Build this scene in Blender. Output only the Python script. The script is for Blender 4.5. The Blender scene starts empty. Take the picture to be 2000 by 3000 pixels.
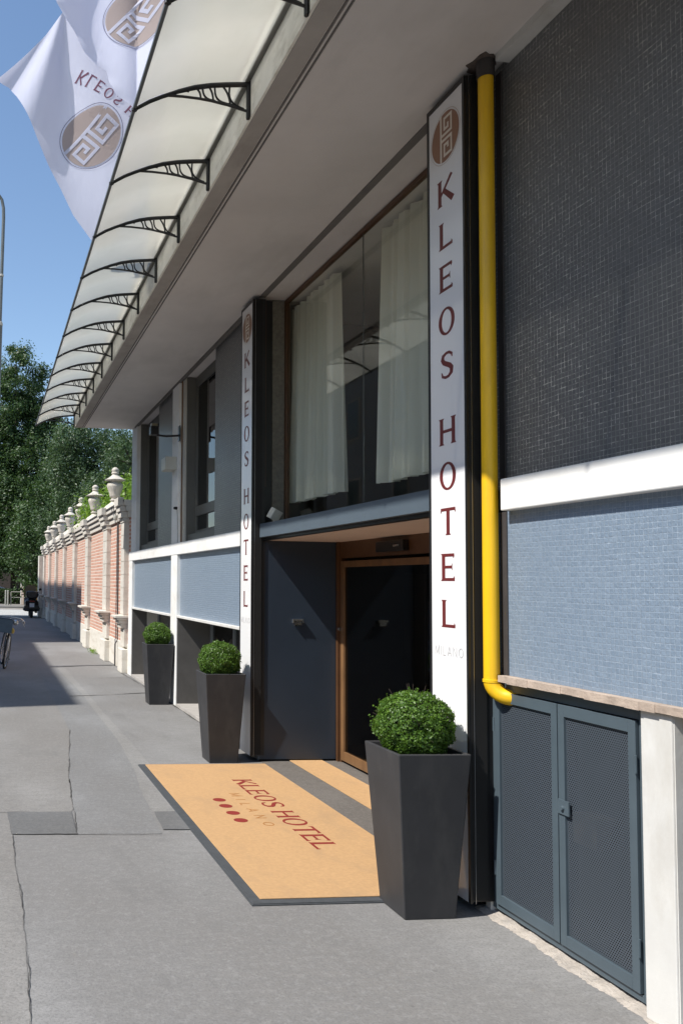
import bpy, bmesh, math, random
import numpy as np
from mathutils import Vector, Matrix
random.seed(7); rng = np.random.default_rng(7)
S = bpy.context.scene; COL = S.collection
PI = math.pi

# ------------------------------------------------------------------ materials
def new_mat(name):
    m = bpy.data.materials.new(name); m.use_nodes = True
    nt = m.node_tree; b = nt.nodes['Principled BSDF']
    return m, nt, b
def N(nt, t, **k):
    n = nt.nodes.new(t)
    for a, v in k.items():
        if a in ('inp',):
            for i, x in v.items(): n.inputs[i].default_value = x
        else: setattr(n, a, v)
    return n
def math_n(nt, op, a, b=None, clamp=False):
    n = nt.nodes.new('ShaderNodeMath'); n.operation = op; n.use_clamp = clamp
    for i, x in enumerate((a, b)):
        if x is None: continue
        if hasattr(x, 'is_output') or isinstance(x, bpy.types.NodeSocket): nt.links.new(x, n.inputs[i])
        else: n.inputs[i].default_value = x
    return n.outputs[0]
def mix_col(nt, fac, a, b, mode='MIX'):
    n = nt.nodes.new('ShaderNodeMix'); n.data_type = 'RGBA'; n.blend_type = mode
    for idx, x in ((0, fac), (6, a), (7, b)):
        if isinstance(x, bpy.types.NodeSocket): nt.links.new(x, n.inputs[idx])
        else: n.inputs[idx].default_value = x if idx == 0 else ((*x, 1) if len(x) == 3 else x)
    return n.outputs[2]
def ramp(nt, fac, stops):
    n = nt.nodes.new('ShaderNodeValToRGB'); nt.links.new(fac, n.inputs[0])
    el = n.color_ramp.elements
    while len(el) < len(stops): el.new(0.5)
    for e, (p, c) in zip(el, stops):
        e.position = p; e.color = (*c, 1) if len(c) == 3 else c
    return n.outputs[0]
def noise(nt, vec, scale, detail=4, rough=.55):
    n = nt.nodes.new('ShaderNodeTexNoise'); n.inputs['Scale'].default_value = scale
    n.inputs['Detail'].default_value = detail; n.inputs['Roughness'].default_value = rough
    nt.links.new(vec, n.inputs['Vector']); return n.outputs[0]
def objco(nt): return nt.nodes.new('ShaderNodeTexCoord').outputs['Object']
def mapv(nt, vec, scale):
    n = nt.nodes.new('ShaderNodeMapping'); n.inputs['Scale'].default_value = scale
    nt.links.new(vec, n.inputs['Vector']); return n.outputs[0]
def bump(nt, b, h, strength=.3, dist=.005):
    n = nt.nodes.new('ShaderNodeBump'); n.inputs['Strength'].default_value = strength
    n.inputs['Distance'].default_value = dist; nt.links.new(h, n.inputs['Height'])
    nt.links.new(n.outputs[0], b.inputs['Normal'])
def surf(name, col, rough=.6, var=.15, scale=6., bmp=.0, bscale=60, metal=0., spec=.5, dirt=None, dscale=(2, 2, 1), coat=0, bdist=.003):
    m, nt, b = new_mat(name); co = objco(nt)
    n1 = noise(nt, co, scale, 6, .6)
    dk = tuple(c * (1 - var) for c in col); lt = tuple(min(1, c * (1 + var)) for c in col)
    c = ramp(nt, n1, [(.3, dk), (.7, lt)])
    if dirt:
        n2 = noise(nt, mapv(nt, co, dscale), 1., 8, .65)
        f = ramp(nt, n2, [(.5, (0, 0, 0)), (.75, (1, 1, 1))])
        c = mix_col(nt, f, c, dirt)
    nt.links.new(c, b.inputs['Base Color'])
    b.inputs['Roughness'].default_value = rough; b.inputs['Metallic'].default_value = metal
    b.inputs['Specular IOR Level'].default_value = spec
    b.inputs['Coat Weight'].default_value = coat; b.inputs['Coat Roughness'].default_value = .08
    if bmp: bump(nt, b, noise(nt, co, bscale, 5, .6), bmp, bdist)
    return m
def tile_mat(name, ca, cb, grout, gfade=.5):
    """small square mosaic tiles on a wall whose plane is Y-Z"""
    m, nt, b = new_mat(name); co = objco(nt)
    sx = nt.nodes.new('ShaderNodeSeparateXYZ'); nt.links.new(co, sx.inputs[0])
    cb_ = nt.nodes.new('ShaderNodeCombineXYZ')
    wob = noise(nt, co, 1.7, 2); wob2 = math_n(nt, 'MULTIPLY', math_n(nt, 'SUBTRACT', wob, .5), .02)
    nt.links.new(sx.outputs[1], cb_.inputs[0]); nt.links.new(math_n(nt, 'ADD', sx.outputs[2], wob2), cb_.inputs[1])
    br = nt.nodes.new('ShaderNodeTexBrick'); nt.links.new(cb_.outputs[0], br.inputs['Vector'])
    br.offset = 0; br.squash = 1
    for k, v in (('Scale', 1.), ('Brick Width', .0252), ('Row Height', .0252), ('Mortar Size', .0022), ('Mortar Smooth', .3), ('Bias', 0.)): br.inputs[k].default_value = v
    br.inputs['Color1'].default_value = (0, 0, 0, 1); br.inputs['Color2'].default_value = (1, 1, 1, 1); br.inputs['Mortar'].default_value = (.5, .5, .5, 1)
    big = noise(nt, co, .9, 3); c0 = mix_col(nt, br.outputs[0], ca, cb)
    c0 = mix_col(nt, math_n(nt, 'MULTIPLY', big, .35), c0, tuple(x * .75 for x in ca))
    # grout is clean and pale only here and there, in short runs
    rows = noise(nt, mapv(nt, co, (1, 9, 26)), 2., 3, .6)
    cols = noise(nt, mapv(nt, co, (1, 30, 9)), 2., 3, .6)
    patch = noise(nt, co, 1.6, 3, .5)
    g = math_n(nt, 'MAXIMUM', ramp(nt, rows, [(.53, (0, 0, 0)), (.67, (1, 1, 1))]), ramp(nt, cols, [(.53, (0, 0, 0)), (.67, (1, 1, 1))]))
    g = math_n(nt, 'MULTIPLY', g, ramp(nt, patch, [(.35, (.35, .35, .35)), (.6, (1, 1, 1))]))
    gf = math_n(nt, 'MULTIPLY', br.outputs[1], math_n(nt, 'ADD', math_n(nt, 'MULTIPLY', g, 1 - gfade), gfade * .5))
    c = mix_col(nt, gf, c0, grout)
    nt.links.new(c, b.inputs['Base Color']); b.inputs['Roughness'].default_value = .33
    b.inputs['Specular IOR Level'].default_value = .6
    hh = math_n(nt, 'ADD', math_n(nt, 'MULTIPLY', br.outputs[1], -1.), math_n(nt, 'ADD', math_n(nt, 'MULTIPLY', br.outputs[0], .5), math_n(nt, 'MULTIPLY', noise(nt, co, 70, 2), .8)))
    bump(nt, b, hh, .8, .005)
    return m
def brick_mat(name):
    m, nt, b = new_mat(name); co = objco(nt)
    sx = nt.nodes.new('ShaderNodeSeparateXYZ'); nt.links.new(co, sx.inputs[0])
    cb_ = nt.nodes.new('ShaderNodeCombineXYZ'); nt.links.new(sx.outputs[1], cb_.inputs[0]); nt.links.new(sx.outputs[2], cb_.inputs[1])
    br = nt.nodes.new('ShaderNodeTexBrick'); nt.links.new(cb_.outputs[0], br.inputs['Vector'])
    for k, v in (('Scale', 1.), ('Brick Width', .27), ('Row Height', .078), ('Mortar Size', .014), ('Mortar Smooth', .2), ('Bias', 0.)): br.inputs[k].default_value = v
    br.inputs['Color1'].default_value = (.50, .235, .165, 1); br.inputs['Color2'].default_value = (.60, .335, .25, 1); br.inputs['Mortar'].default_value = (.66, .57, .50, 1)
    n = noise(nt, co, 1.2, 6, .6)
    c = mix_col(nt, ramp(nt, n, [(.45, (0, 0, 0)), (.75, (.5, .5, .5))]), br.outputs[0], (.6, .45, .36))
    nt.links.new(c, b.inputs['Base Color']); b.inputs['Roughness'].default_value = .85
    bump(nt, b, math_n(nt, 'MULTIPLY', br.outputs[1], -1.), .6, .012)
    return m
def asphalt_mat(name, ca, cb, speck=.5, stain=(.1, .1, .1)):
    m, nt, b = new_mat(name); co = objco(nt)
    mid = tuple((x + y) / 2 for x, y in zip(ca, cb))
    n1 = noise(nt, co, .9, 10, .68); n2 = noise(nt, mapv(nt, co, (1.0, 2.2, 1)), 6., 8, .7); n3 = noise(nt, co, 75., 3, .75); n4 = noise(nt, co, 24., 5, .75)
    v = nt.nodes.new('ShaderNodeTexVoronoi'); v.inputs['Scale'].default_value = 150; nt.links.new(co, v.inputs['Vector'])
    c = ramp(nt, n1, [(.3, tuple(x * .93 for x in mid)), (.7, tuple(x * 1.07 for x in mid))])
    n0 = noise(nt, mapv(nt, co, (.8, .45, 1)), .9, 3, .5)
    c = mix_col(nt, ramp(nt, n0, [(.38, (.75, .75, .75)), (.62, (0, 0, 0))]), c, (mid[0] * .80, mid[1] * .77, mid[2] * .74))
    c = mix_col(nt, ramp(nt, n0, [(.5, (0, 0, 0)), (.72, (.8, .8, .8))]), c, tuple(x * 1.28 for x in mid))
    c = mix_col(nt, ramp(nt, n2, [(.42, (0, 0, 0)), (.68, (.5, .5, .5))]), c, tuple(x * .82 for x in ca))
    c = mix_col(nt, ramp(nt, n4, [(.48, (0, 0, 0)), (.68, (.4, .4, .4))]), c, tuple(x * 1.22 for x in cb))
    c = mix_col(nt, ramp(nt, n3, [(.38, (.55, .55, .55)), (.52, (0, 0, 0))]), c, tuple(x * .68 for x in ca))
    sp = ramp(nt, v.outputs['Distance'], [(.0, (1, 1, 1)), (.2, (0, 0, 0))])
    c = mix_col(nt, math_n(nt, 'MULTIPLY', sp, .5 * speck), c, (.07, .07, .07))
    v2 = nt.nodes.new('ShaderNodeTexVoronoi'); v2.inputs['Scale'].default_value = 38; nt.links.new(co, v2.inputs['Vector'])
    sp2 = ramp(nt, v2.outputs['Distance'], [(.0, (1, 1, 1)), (.10, (0, 0, 0))])
    c = mix_col(nt, math_n(nt, 'MULTIPLY', sp2, .75 * speck), c, (.5, .49, .46))
    v3 = nt.nodes.new('ShaderNodeTexVoronoi'); v3.inputs['Scale'].default_value = 5; nt.links.new(co, v3.inputs['Vector'])
    sp3 = ramp(nt, v3.outputs['Distance'], [(.0, (1, 1, 1)), (.07, (0, 0, 0))])
    c = mix_col(nt, math_n(nt, 'MULTIPLY', sp3, .45), c, (.06, .058, .055))
    st = noise(nt, mapv(nt, co, (1.2, .5, 1)), 1.3, 9, .7)
    c = mix_col(nt, math_n(nt, 'MULTIPLY', ramp(nt, st, [(.55, (0, 0, 0)), (.8, (1, 1, 1))]), .55), c, stain)
    nt.links.new(c, b.inputs['Base Color']); b.inputs['Roughness'].default_value = .85
    bump(nt, b, math_n(nt, 'ADD', n3, math_n(nt, 'MULTIPLY', n4, .6)), .6, .004)
    return m
def glass_mat(name, tint=(.6, .62, .6), refl=1.0, rough=.0):
    m = bpy.data.materials.new(name); m.use_nodes = True; nt = m.node_tree
    nt.nodes.remove(nt.nodes['Principled BSDF']); out = nt.nodes['Material Output']
    t = N(nt, 'ShaderNodeBsdfTransparent'); t.inputs[0].default_value = (*tint, 1)
    g = N(nt, 'ShaderNodeBsdfGlossy'); g.inputs['Roughness'].default_value = rough; g.inputs[0].default_value = (1, 1, 1, 1)
    ge = N(nt, 'ShaderNodeNewGeometry'); dp = N(nt, 'ShaderNodeVectorMath', operation='DOT_PRODUCT')
    nt.links.new(ge.outputs['Normal'], dp.inputs[0]); nt.links.new(ge.outputs['Incoming'], dp.inputs[1])
    k = math_n(nt, 'POWER', math_n(nt, 'SUBTRACT', 1., math_n(nt, 'ABSOLUTE', dp.outputs['Value'])), 5.)
    f = math_n(nt, 'ADD', math_n(nt, 'MULTIPLY', k, .96), .04)
    mx = N(nt, 'ShaderNodeMixShader'); fac = math_n(nt, 'MULTIPLY', f, refl, True)
    nt.links.new(fac, mx.inputs[0]); nt.links.new(t.outputs[0], mx.inputs[1]); nt.links.new(g.outputs[0], mx.inputs[2])
    nt.links.new(mx.outputs[0], out.inputs[0]); return m
def leaf_mat(name, ca, cb, trans=.35, rough=.5):
    m = bpy.data.materials.new(name); m.use_nodes = True; nt = m.node_tree
    b = nt.nodes['Principled BSDF']; out = nt.nodes['Material Output']
    g = N(nt, 'ShaderNodeNewGeometry'); co = objco(nt)
    n = noise(nt, co, .6 if 'tree' in name else 9., 4, .6)
    f = math_n(nt, 'ADD', math_n(nt, 'MULTIPLY', g.outputs['Random Per Island'], .55), math_n(nt, 'MULTIPLY', n, .6))
    c = ramp(nt, f, [(.2, ca), (.85, cb)])
    nt.links.new(c, b.inputs['Base Color']); b.inputs['Roughness'].default_value = rough
    t = N(nt, 'ShaderNodeBsdfTranslucent'); nt.links.new(mix_col(nt, .5, c, (cb[0] * 1.6, cb[1] * 1.5, cb[2] * .8)), t.inputs[0])
    mx = N(nt, 'ShaderNodeMixShader'); mx.inputs[0].default_value = trans
    nt.links.new(b.outputs[0], mx.inputs[1]); nt.links.new(t.outputs[0], mx.inputs[2]); nt.links.new(mx.outputs[0], out.inputs[0])
    return m
def cloth_mat(name, col, trans=.4, rough=.8, wr=0.):
    m = bpy.data.materials.new(name); m.use_nodes = True; nt = m.node_tree
    b = nt.nodes['Principled BSDF']; out = nt.nodes['Material Output']
    b.inputs['Base Color'].default_value = (*col, 1); b.inputs['Roughness'].default_value = rough; b.inputs['Specular IOR Level'].default_value = .2
    if wr: bump(nt, b, noise(nt, mapv(nt, objco(nt), (3, 3, 1.2)), 3, 4), wr, .03)
    t = N(nt, 'ShaderNodeBsdfTranslucent'); t.inputs[0].default_value = (*col, 1)
    mx = N(nt, 'ShaderNodeMixShader'); mx.inputs[0].default_value = trans
    nt.links.new(b.outputs[0], mx.inputs[1]); nt.links.new(t.outputs[0], mx.inputs[2]); nt.links.new(mx.outputs[0], out.inputs[0])
    return m

M = {}
M['white'] = surf('white_paint', (.80, .80, .785), .6, .03, 3, .12, 90, dirt=(.66, .64, .6), dscale=(6, 1.5, 3))
M['offwhite'] = surf('offwhite_wall', (.55, .54, .50), .75, .06, 3, .15, 60, dirt=(.42, .4, .36))
M['soffit'] = surf('soffit_paint', (.66, .625, .60), .8, .07, 1.3, .2, 50, dirt=(.56, .53, .505), dscale=(1.6, .6, 1))
M['soffit_edge'] = surf('soffit_edge_concrete', (.40, .37, .34), .85, .12, 2.5, .3, 60, dirt=(.28, .25, .22), dscale=(3, 1, 1))
M['fascia'] = surf('fascia_paint', (.86, .84, .77), .8, .1, 4, .3, 40, dirt=(.5, .47, .4), dscale=(5, 2.5, 5))
M['joint'] = surf('dark_joint', (.16, .15, .14), .8, .1)
M['tile_up'] = tile_mat('shaded_mosaic', (.115, .120, .126), (.15, .157, .164), (.74, .72, .67), .26)  # upper copy of the mosaic: less blue, shade put into a darker colour
M['tile_low'] = tile_mat('blue_mosaic', (.185, .245, .325), (.225, .29, .375), (.42, .50, .60), .5)
M['ledge'] = surf('ledge_stone', (.42, .34, .28), .85, .2, 14, .6, 80, dirt=(.22, .17, .14), dscale=(8, 6, 8), bdist=.006)
M['conc'] = surf('light_concrete', (.60, .595, .575), .85, .06, 4, .25, 45, dirt=(.47, .45, .41), dscale=(3, 3, 1.2))
M['conc_mid'] = surf('grey_render', (.10, .095, .09), .85, .12, 4, .3, 70, dirt=(.07, .065, .06))
M['conc_dark'] = surf('dark_exposed_concrete', (.17, .16, .13), .9, .25, 30, .5, 140)
M['stone_base'] = surf('stone_threshold', (.38, .36, .34), .8, .12, 6, .3, 60)
M['mortar'] = surf('loose_mortar', (.40, .36, .32), .95, .2, 18, .9, 60, dirt=(.3, .28, .26), dscale=(12, 12, 5), bdist=.012)
M['steel_blue'] = surf('blue_grey_steel_paint', (.072, .098, .118), .42, .08, 5, .08, 30)
M['lintel'] = surf('blue_grey_lintel', (.085, .112, .14), .45, .05, 3)
M['navy'] = surf('navy_panel_paint', (.030, .043, .064), .35, .12, 1.2)
M['black'] = surf('black_paint', (.012, .012, .013), .35, .2, 8)
M['black_matt'] = surf('black_matt', (.008, .008, .008), .8, .2, 8)
M['alu'] = surf('aluminium_trim', (.45, .45, .46), .3, .08, 10, metal=.9)
M['sign_white'] = surf('sign_acrylic', (.82, .82, .83), .12, .01, 2, spec=.5)
M['maroon'] = surf('maroon_lettering', (.145, .022, .022), .4, .05, 6)
M['grey_letter'] = surf('grey_lettering', (.42, .42, .43), .5, .05, 6)
M['brown'] = surf('brown_emblem', (.30, .155, .095), .4, .06, 6)
M['cream'] = surf('cream_emblem', (.78, .70, .62), .4, .03, 6)
M['ring'] = surf('ring_emblem', (.5, .42, .36), .5, .05)
M['yellow'] = surf('yellow_pipe_paint', (.82, .49, .010), .42, .05, 3, .12, 30, coat=.05, dirt=(.66, .38, .03), dscale=(14, 14, 2))
M['pipe_dark'] = surf('dark_pipe_collar', (.05, .045, .045), .6, .15)
M['planter'] = surf('charcoal_planter', (.040, .040, .043), .55, .12, 4, .3, 320, spec=.35, bdist=.001, dirt=(.060, .059, .059), dscale=(7, 7, 2.5))
M['soil'] = surf('dark_soil', (.02, .015, .01), .95, .3, 30, .8, 60)
M['wood_dark'] = surf('dark_stained_wood', (.095, .045, .02), .45, .15, 5)
M['wood'] = surf('brown_wood', (.185, .10, .045), .4, .2, 5, dirt=(.12, .062, .028), dscale=(6, 6, .8))
M['frame_grey'] = surf('grey_window_paint', (.12, .12, .11), .5, .08, 4)
M['frame_blue'] = surf('blue_grey_window_frame', (.22, .25, .28), .5, .08, 4)
M['reveal'] = surf('recess_ceiling', (.62, .50, .44), .8, .03, 3)
M['glass'] = glass_mat('window_glass', (.99, 1, .97), .8)
M['glass_dark'] = glass_mat('dark_glass', (.25, .26, .26), 1.0)
M['glass_door'] = glass_mat('door_glass', (.5, .5, .5), .8)
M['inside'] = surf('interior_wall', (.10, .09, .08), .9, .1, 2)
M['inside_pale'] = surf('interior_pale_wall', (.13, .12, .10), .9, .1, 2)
M['curtain'] = cloth_mat('curtain_voile', (.90, .89, .82), .3)
M['flag'] = cloth_mat('flag_cloth', (.64, .66, .80), .42, .7, .25)
M['flag_brown'] = cloth_mat('flag_brown', (.42, .35, .33), .35)
M['flag_text'] = cloth_mat('flag_text', (.20, .09, .14), .2)
M['flag_ring'] = cloth_mat('flag_ring', (.13, .13, .22), .2)
M['urn'] = surf('urn_stone', (.56, .52, .46), .85, .12, 7, .4, 60, dirt=(.34, .31, .27), dscale=(7, 7, 5))
M['stone'] = surf('pilaster_stone', (.60, .565, .51), .85, .09, 3, .25, 30, dirt=(.45, .41, .36), dscale=(2, 2, 3))
M['plinth'] = surf('rendered_plinth', (.66, .63, .57), .85, .06, 2, .25, 30, dirt=(.5, .45, .37), dscale=(3, 1, 5))
M['brick'] = brick_mat('brick_courses')
M['asphalt'] = asphalt_mat('pavement_asphalt', (.182, .180, .179), (.246, .244, .242))
M['asphalt_b'] = asphalt_mat('pavement_asphalt_pale', (.185, .18, .174), (.248, .242, .234), 1.)
M['asphalt_c'] = asphalt_mat('pavement_asphalt_patch', (.12, .122, .125), (.155, .157, .158), .5)
M['asphalt_d'] = asphalt_mat('pavement_asphalt_grey', (.172, .173, .175), (.236, .238, .240), .8)
M['asphalt_e'] = asphalt_mat('pavement_asphalt_strip', (.205, .203, .199), (.268, .265, .26), 1.)
M['crack'] = surf('crack_filler', (.075, .072, .068), .95, .2, 30)
M['road'] = asphalt_mat('road_asphalt', (.22, .205, .19), (.30, .28, .26), .6)
M['zebra'] = surf('road_marking', (.7, .7, .68), .8, .1, 4)
M['stone_strip'] = asphalt_mat('grey_stone_strip', (.11, .10, .092), (.19, .175, .16), .8, (.08, .07, .065))
M['rubber'] = surf('mat_rubber', (.055, .06, .066), .75, .15, 20, .3, 80)
M['mat'] = surf('mat_pile', (.51, .32, .165), .95, .08, 40, .8, 420, dirt=(.42, .275, .155), dscale=(3, 2, 2), spec=.1, bdist=.005)
M['mat_text'] = surf('mat_maroon_pile', (.23, .035, .03), .95, .1, 40, .6, 420, spec=.1)
M['mat_thin'] = surf('mat_brown_pile', (.36, .17, .06), .95, .1, 40, .6, 420, spec=.1)
M['box_leaf'] = leaf_mat('boxwood_leaf', (.028, .085, .012), (.13, .24, .03), .3, .45)
M['tree_leaf_a'] = leaf_mat('tree_leaf_dark', (.015, .038, .014), (.065, .125, .032), .3)
M['tree_leaf_b'] = leaf_mat('tree_leaf_grey', (.022, .05, .022), (.08, .14, .055), .3)
M['tree_leaf_c'] = leaf_mat('tree_leaf_bright', (.06, .14, .02), (.20, .34, .04), .45)
M['bark'] = surf('bark', (.06, .045, .035), .95, .3, 8, .8, 30)
M['chrome'] = surf('bare_steel', (.5, .5, .5), .25, .1, 10, metal=.9)
M['galv'] = surf('galvanised_rail', (.42, .41, .37), .55, .1, 6, metal=.3)
M['lamp_paint'] = surf('lamp_post_paint', (.10, .115, .12), .5, .15, 6)
M['bus'] = surf('white_vehicle_paint', (.6, .62, .66), .3, .03, 2, coat=.3)
M['kiosk'] = surf('orange_boards', (.52, .27, .09), .7, .15, 4)
M['bike'] = surf('blue_bicycle_paint', (.03, .05, .08), .4, .1, 6)
M['basket'] = surf('blue_grey_basket', (.09, .125, .16), .7, .12, 12, .4, 40)
M['khaki'] = surf('windscreen_tint', (.22, .19, .13), .25, .05)
M['tyre'] = surf('tyre_rubber', (.02, .02, .02), .8, .1)
M['red'] = surf('red_lens', (.25, .02, .015), .3, .05)
M['amber'] = surf('yellow_rag', (.55, .40, .10), .8, .1)
M['plate'] = surf('number_plate', (.6, .62, .65), .5, .05)
M['opp'] = surf('opposite_wall_render', (.17, .15, .14), .85, .08, 2, dirt=(.2, .19, .18))
M['opp_b'] = surf('opposite_wall_brown', (.30, .22, .16), .85, .08, 2, dirt=(.2, .16, .12))
M['plastic'] = surf('offwhite_plastic', (.52, .52, .47), .5, .04, 5)
M['hole'] = surf('broken_plaster', (.09, .07, .06), .95, .4, 40, 1., 60)

# perforated sheet: procedural round holes in a staggered grid
def mesh_sheet_mat():
    m = bpy.data.materials.new('perforated_sheet'); m.use_nodes = True; nt = m.node_tree
    b = nt.nodes['Principled BSDF']; out = nt.nodes['Material Output']
    co = objco(nt); sx = nt.nodes.new('ShaderNodeSeparateXYZ'); nt.links.new(co, sx.inputs[0])
    p = .0125
    u = math_n(nt, 'DIVIDE', sx.outputs[1], p); v = math_n(nt, 'DIVIDE', sx.outputs[2], p * .82)
    row = math_n(nt, 'FLOOR', v); odd = math_n(nt, 'MULTIPLY', math_n(nt, 'MODULO', row, 2.), .5)
    fu = math_n(nt, 'SUBTRACT', math_n(nt, 'FRACT', math_n(nt, 'ADD', u, odd)), .5)
    fv = math_n(nt, 'SUBTRACT', math_n(nt, 'FRACT', v), .5)
    d = math_n(nt, 'ADD', math_n(nt, 'ABSOLUTE', fu), math_n(nt, 'MULTIPLY', math_n(nt, 'ABSOLUTE', fv), .9))
    hole = math_n(nt, 'LESS_THAN', d, .335)
    b.inputs['Base Color'].default_value = (.060, .074, .092, 1); b.inputs['Roughness'].default_value = .5
    t = N(nt, 'ShaderNodeBsdfTransparent'); mx = N(nt, 'ShaderNodeMixShader')
    nt.links.new(hole, mx.inputs[0]); nt.links.new(b.outputs[0], mx.inputs[1]); nt.links.new(t.outputs[0], mx.inputs[2]); nt.links.new(mx.outputs[0], out.inputs[0])
    return m
M['perf'] = mesh_sheet_mat()
# translucent roofing sheet
def poly_mat():
    m = bpy.data.materials.new('polycarbonate_sheet'); m.use_nodes = True; nt = m.node_tree
    b = nt.nodes['Principled BSDF']; out = nt.nodes['Material Output']; co = objco(nt)
    n = noise(nt, co, 1.3, 5, .6); n2 = noise(nt, mapv(nt, co, (2, 1, 1)), 3.5, 6, .65)
    c = ramp(nt, n, [(.35, (.62, .615, .575)), (.68, (.70, .675, .63))])
    c = mix_col(nt, math_n(nt, 'MULTIPLY', ramp(nt, n2, [(.5, (0, 0, 0)), (.7, (1, 1, 1))]), .2), c, (.5, .5, .42))
    nt.links.new(c, b.inputs['Base Color']); b.inputs['Roughness'].default_value = .15
    t = N(nt, 'ShaderNodeBsdfTranslucent'); nt.links.new(c, t.inputs[0])
    tr = N(nt, 'ShaderNodeBsdfTransparent'); tr.inputs[0].default_value = (.8, .8, .75, 1)
    m1 = N(nt, 'ShaderNodeMixShader'); m1.inputs[0].default_value = .62
    nt.links.new(b.outputs[0], m1.inputs[1]); nt.links.new(t.outputs[0], m1.inputs[2])
    rf = N(nt, 'ShaderNodeBsdfRefraction'); rf.inputs['Roughness'].default_value = .5; rf.inputs['IOR'].default_value = 1.03; rf.inputs[0].default_value = (.95, .93, .88, 1)
    m3 = N(nt, 'ShaderNodeMixShader'); m3.inputs[0].default_value = .34
    nt.links.new(m1.outputs[0], m3.inputs[1]); nt.links.new(rf.outputs[0], m3.inputs[2])
    m2 = N(nt, 'ShaderNodeMixShader'); m2.inputs[0].default_value = .26
    nt.links.new(m3.outputs[0], m2.inputs[1]); nt.links.new(tr.outputs[0], m2.inputs[2]); nt.links.new(m2.outputs[0], out.inputs[0])
    return m
M['poly'] = poly_mat()

# ------------------------------------------------------------------ mesh helpers
class MB:
    def __init__(s): s.v = []; s.f = []
    def add(s, vs, fs):
        o = len(s.v); s.v += [tuple(v) for v in vs]; s.f += [tuple(i + o for i in f) for f in fs]; return s
    def box(s, x0, x1, y0, y1, z0, z1):
        x0, x1 = sorted((x0, x1)); y0, y1 = sorted((y0, y1)); z0, z1 = sorted((z0, z1))
        return s.add([(x, y, z) for z in (z0, z1) for y in (y0, y1) for x in (x0, x1)],
                     [(0, 2, 3, 1), (4, 5, 7, 6), (0, 1, 5, 4), (2, 6, 7, 3), (0, 4, 6, 2), (1, 3, 7, 5)])
    def tube(s, pts, r, n=8, cap=True, closed=False):
        P = [Vector(p) for p in pts]; R = r if isinstance(r, (list, tuple)) else [r] * len(P)
        rings = []; up = None
        for i, p in enumerate(P):
            a = P[i - 1] if (i or closed) else p; c = P[(i + 1) % len(P)] if (i < len(P) - 1 or closed) else p
            d = (c - a).normalized()
            if up is None:
                up = Vector((0, 0, 1)) if abs(d.z) < .9 else Vector((1, 0, 0))
            sd = d.cross(up).normalized(); u2 = sd.cross(d).normalized(); up = u2
            rings.append([p + (sd * math.cos(2 * PI * k / n) + u2 * math.sin(2 * PI * k / n)) * R[i] for k in range(n)])
        o = len(s.v); m = len(rings)
        for rg in rings: s.v += [tuple(v) for v in rg]
        for i in range(m if closed else m - 1):
            j = (i + 1) % m
            for k in range(n): s.f.append((o + i * n + k, o + i * n + (k + 1) % n, o + j * n + (k + 1) % n, o + j * n + k))
        if cap and not closed:
            s.f.append(tuple(o + k for k in range(n))[::-1]); s.f.append(tuple(o + (m - 1) * n + k for k in range(n)))
        return s
    def lathe(s, prof, n=24, c=(0, 0, 0), axis='Z', flute=None):
        o = len(s.v)
        for (r, z) in prof:
            for k in range(n):
                a = 2 * PI * k / n; rr = r * (1 + (flute(z, a) if flute else 0))
                p = (rr * math.cos(a), rr * math.sin(a), z)
                if axis == 'X': p = (p[2], p[0], p[1])
                if axis == 'Y': p = (p[0], p[2], p[1])
                s.v.append((p[0] + c[0], p[1] + c[1], p[2] + c[2]))
        for i in range(len(prof) - 1):
            for k in range(n): s.f.append((o + i * n + k, o + i * n + (k + 1) % n, o + (i + 1) * n + (k + 1) % n, o + (i + 1) * n + k))
        return s
    def prism(s, poly, fn, h):
        """2D polygon -> through fn(x,y,d) with depth 0 and h"""
        n = len(poly)
        vs = [fn(x, y, 0) for x, y in poly] + [fn(x, y, h) for x, y in poly]
        return s.add(vs, [tuple(range(n))[::-1], tuple(range(n, 2 * n))] + [(i, (i + 1) % n, n + (i + 1) % n, n + i) for i in range(n)])
    def build(s, name, mat, parent=None, smooth=False, bevel=0, local=False):
        me = bpy.data.meshes.new(name)
        base = Vector((0, 0, 0))
        if parent is not None and not local:
            q = parent
            while q is not None: base += q.location; q = q.parent
        me.from_pydata([tuple(Vector(v) - base) for v in s.v], [], s.f)
        me.materials.append(M[mat] if isinstance(mat, str) else mat)
        bm = bmesh.new(); bm.from_mesh(me); bmesh.ops.recalc_face_normals(bm, faces=bm.faces); bm.to_mesh(me); bm.free()
        if smooth:
            me.polygons.foreach_set('use_smooth', [True] * len(me.polygons))
        o = bpy.data.objects.new(name, me); COL.objects.link(o)
        if parent is not None: o.parent = parent
        if smooth: 
            try: me.set_sharp_from_angle(angle=math.radians(40))
            except Exception: pass
        if bevel:
            b = o.modifiers.new('bevel', 'BEVEL'); b.width = bevel; b.segments = 2; b.limit_method = 'ANGLE'
        return o
def tag(o, label=None, cat=None, group=None, kind=None):
    if label: o['label'] = label
    if cat: o['category'] = cat
    if group: o['group'] = group
    if kind: o['kind'] = kind
    return o
def thing(name, label, cat, loc=(0, 0, 0), group=None):
    o = bpy.data.objects.new(name, None); COL.objects.link(o); o.location = loc; o.empty_display_size = .1
    return tag(o, label, cat, group)
def dup(o, parent=None, loc=None):
    c = o.copy(); COL.objects.link(c); c.parent = parent
    if loc is not None: c.location = loc
    for ch in list(o.children): dup(ch, c)
    return c
def structure(name, mb, mat):
    return tag(mb.build(name, mat), kind='structure')

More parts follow.
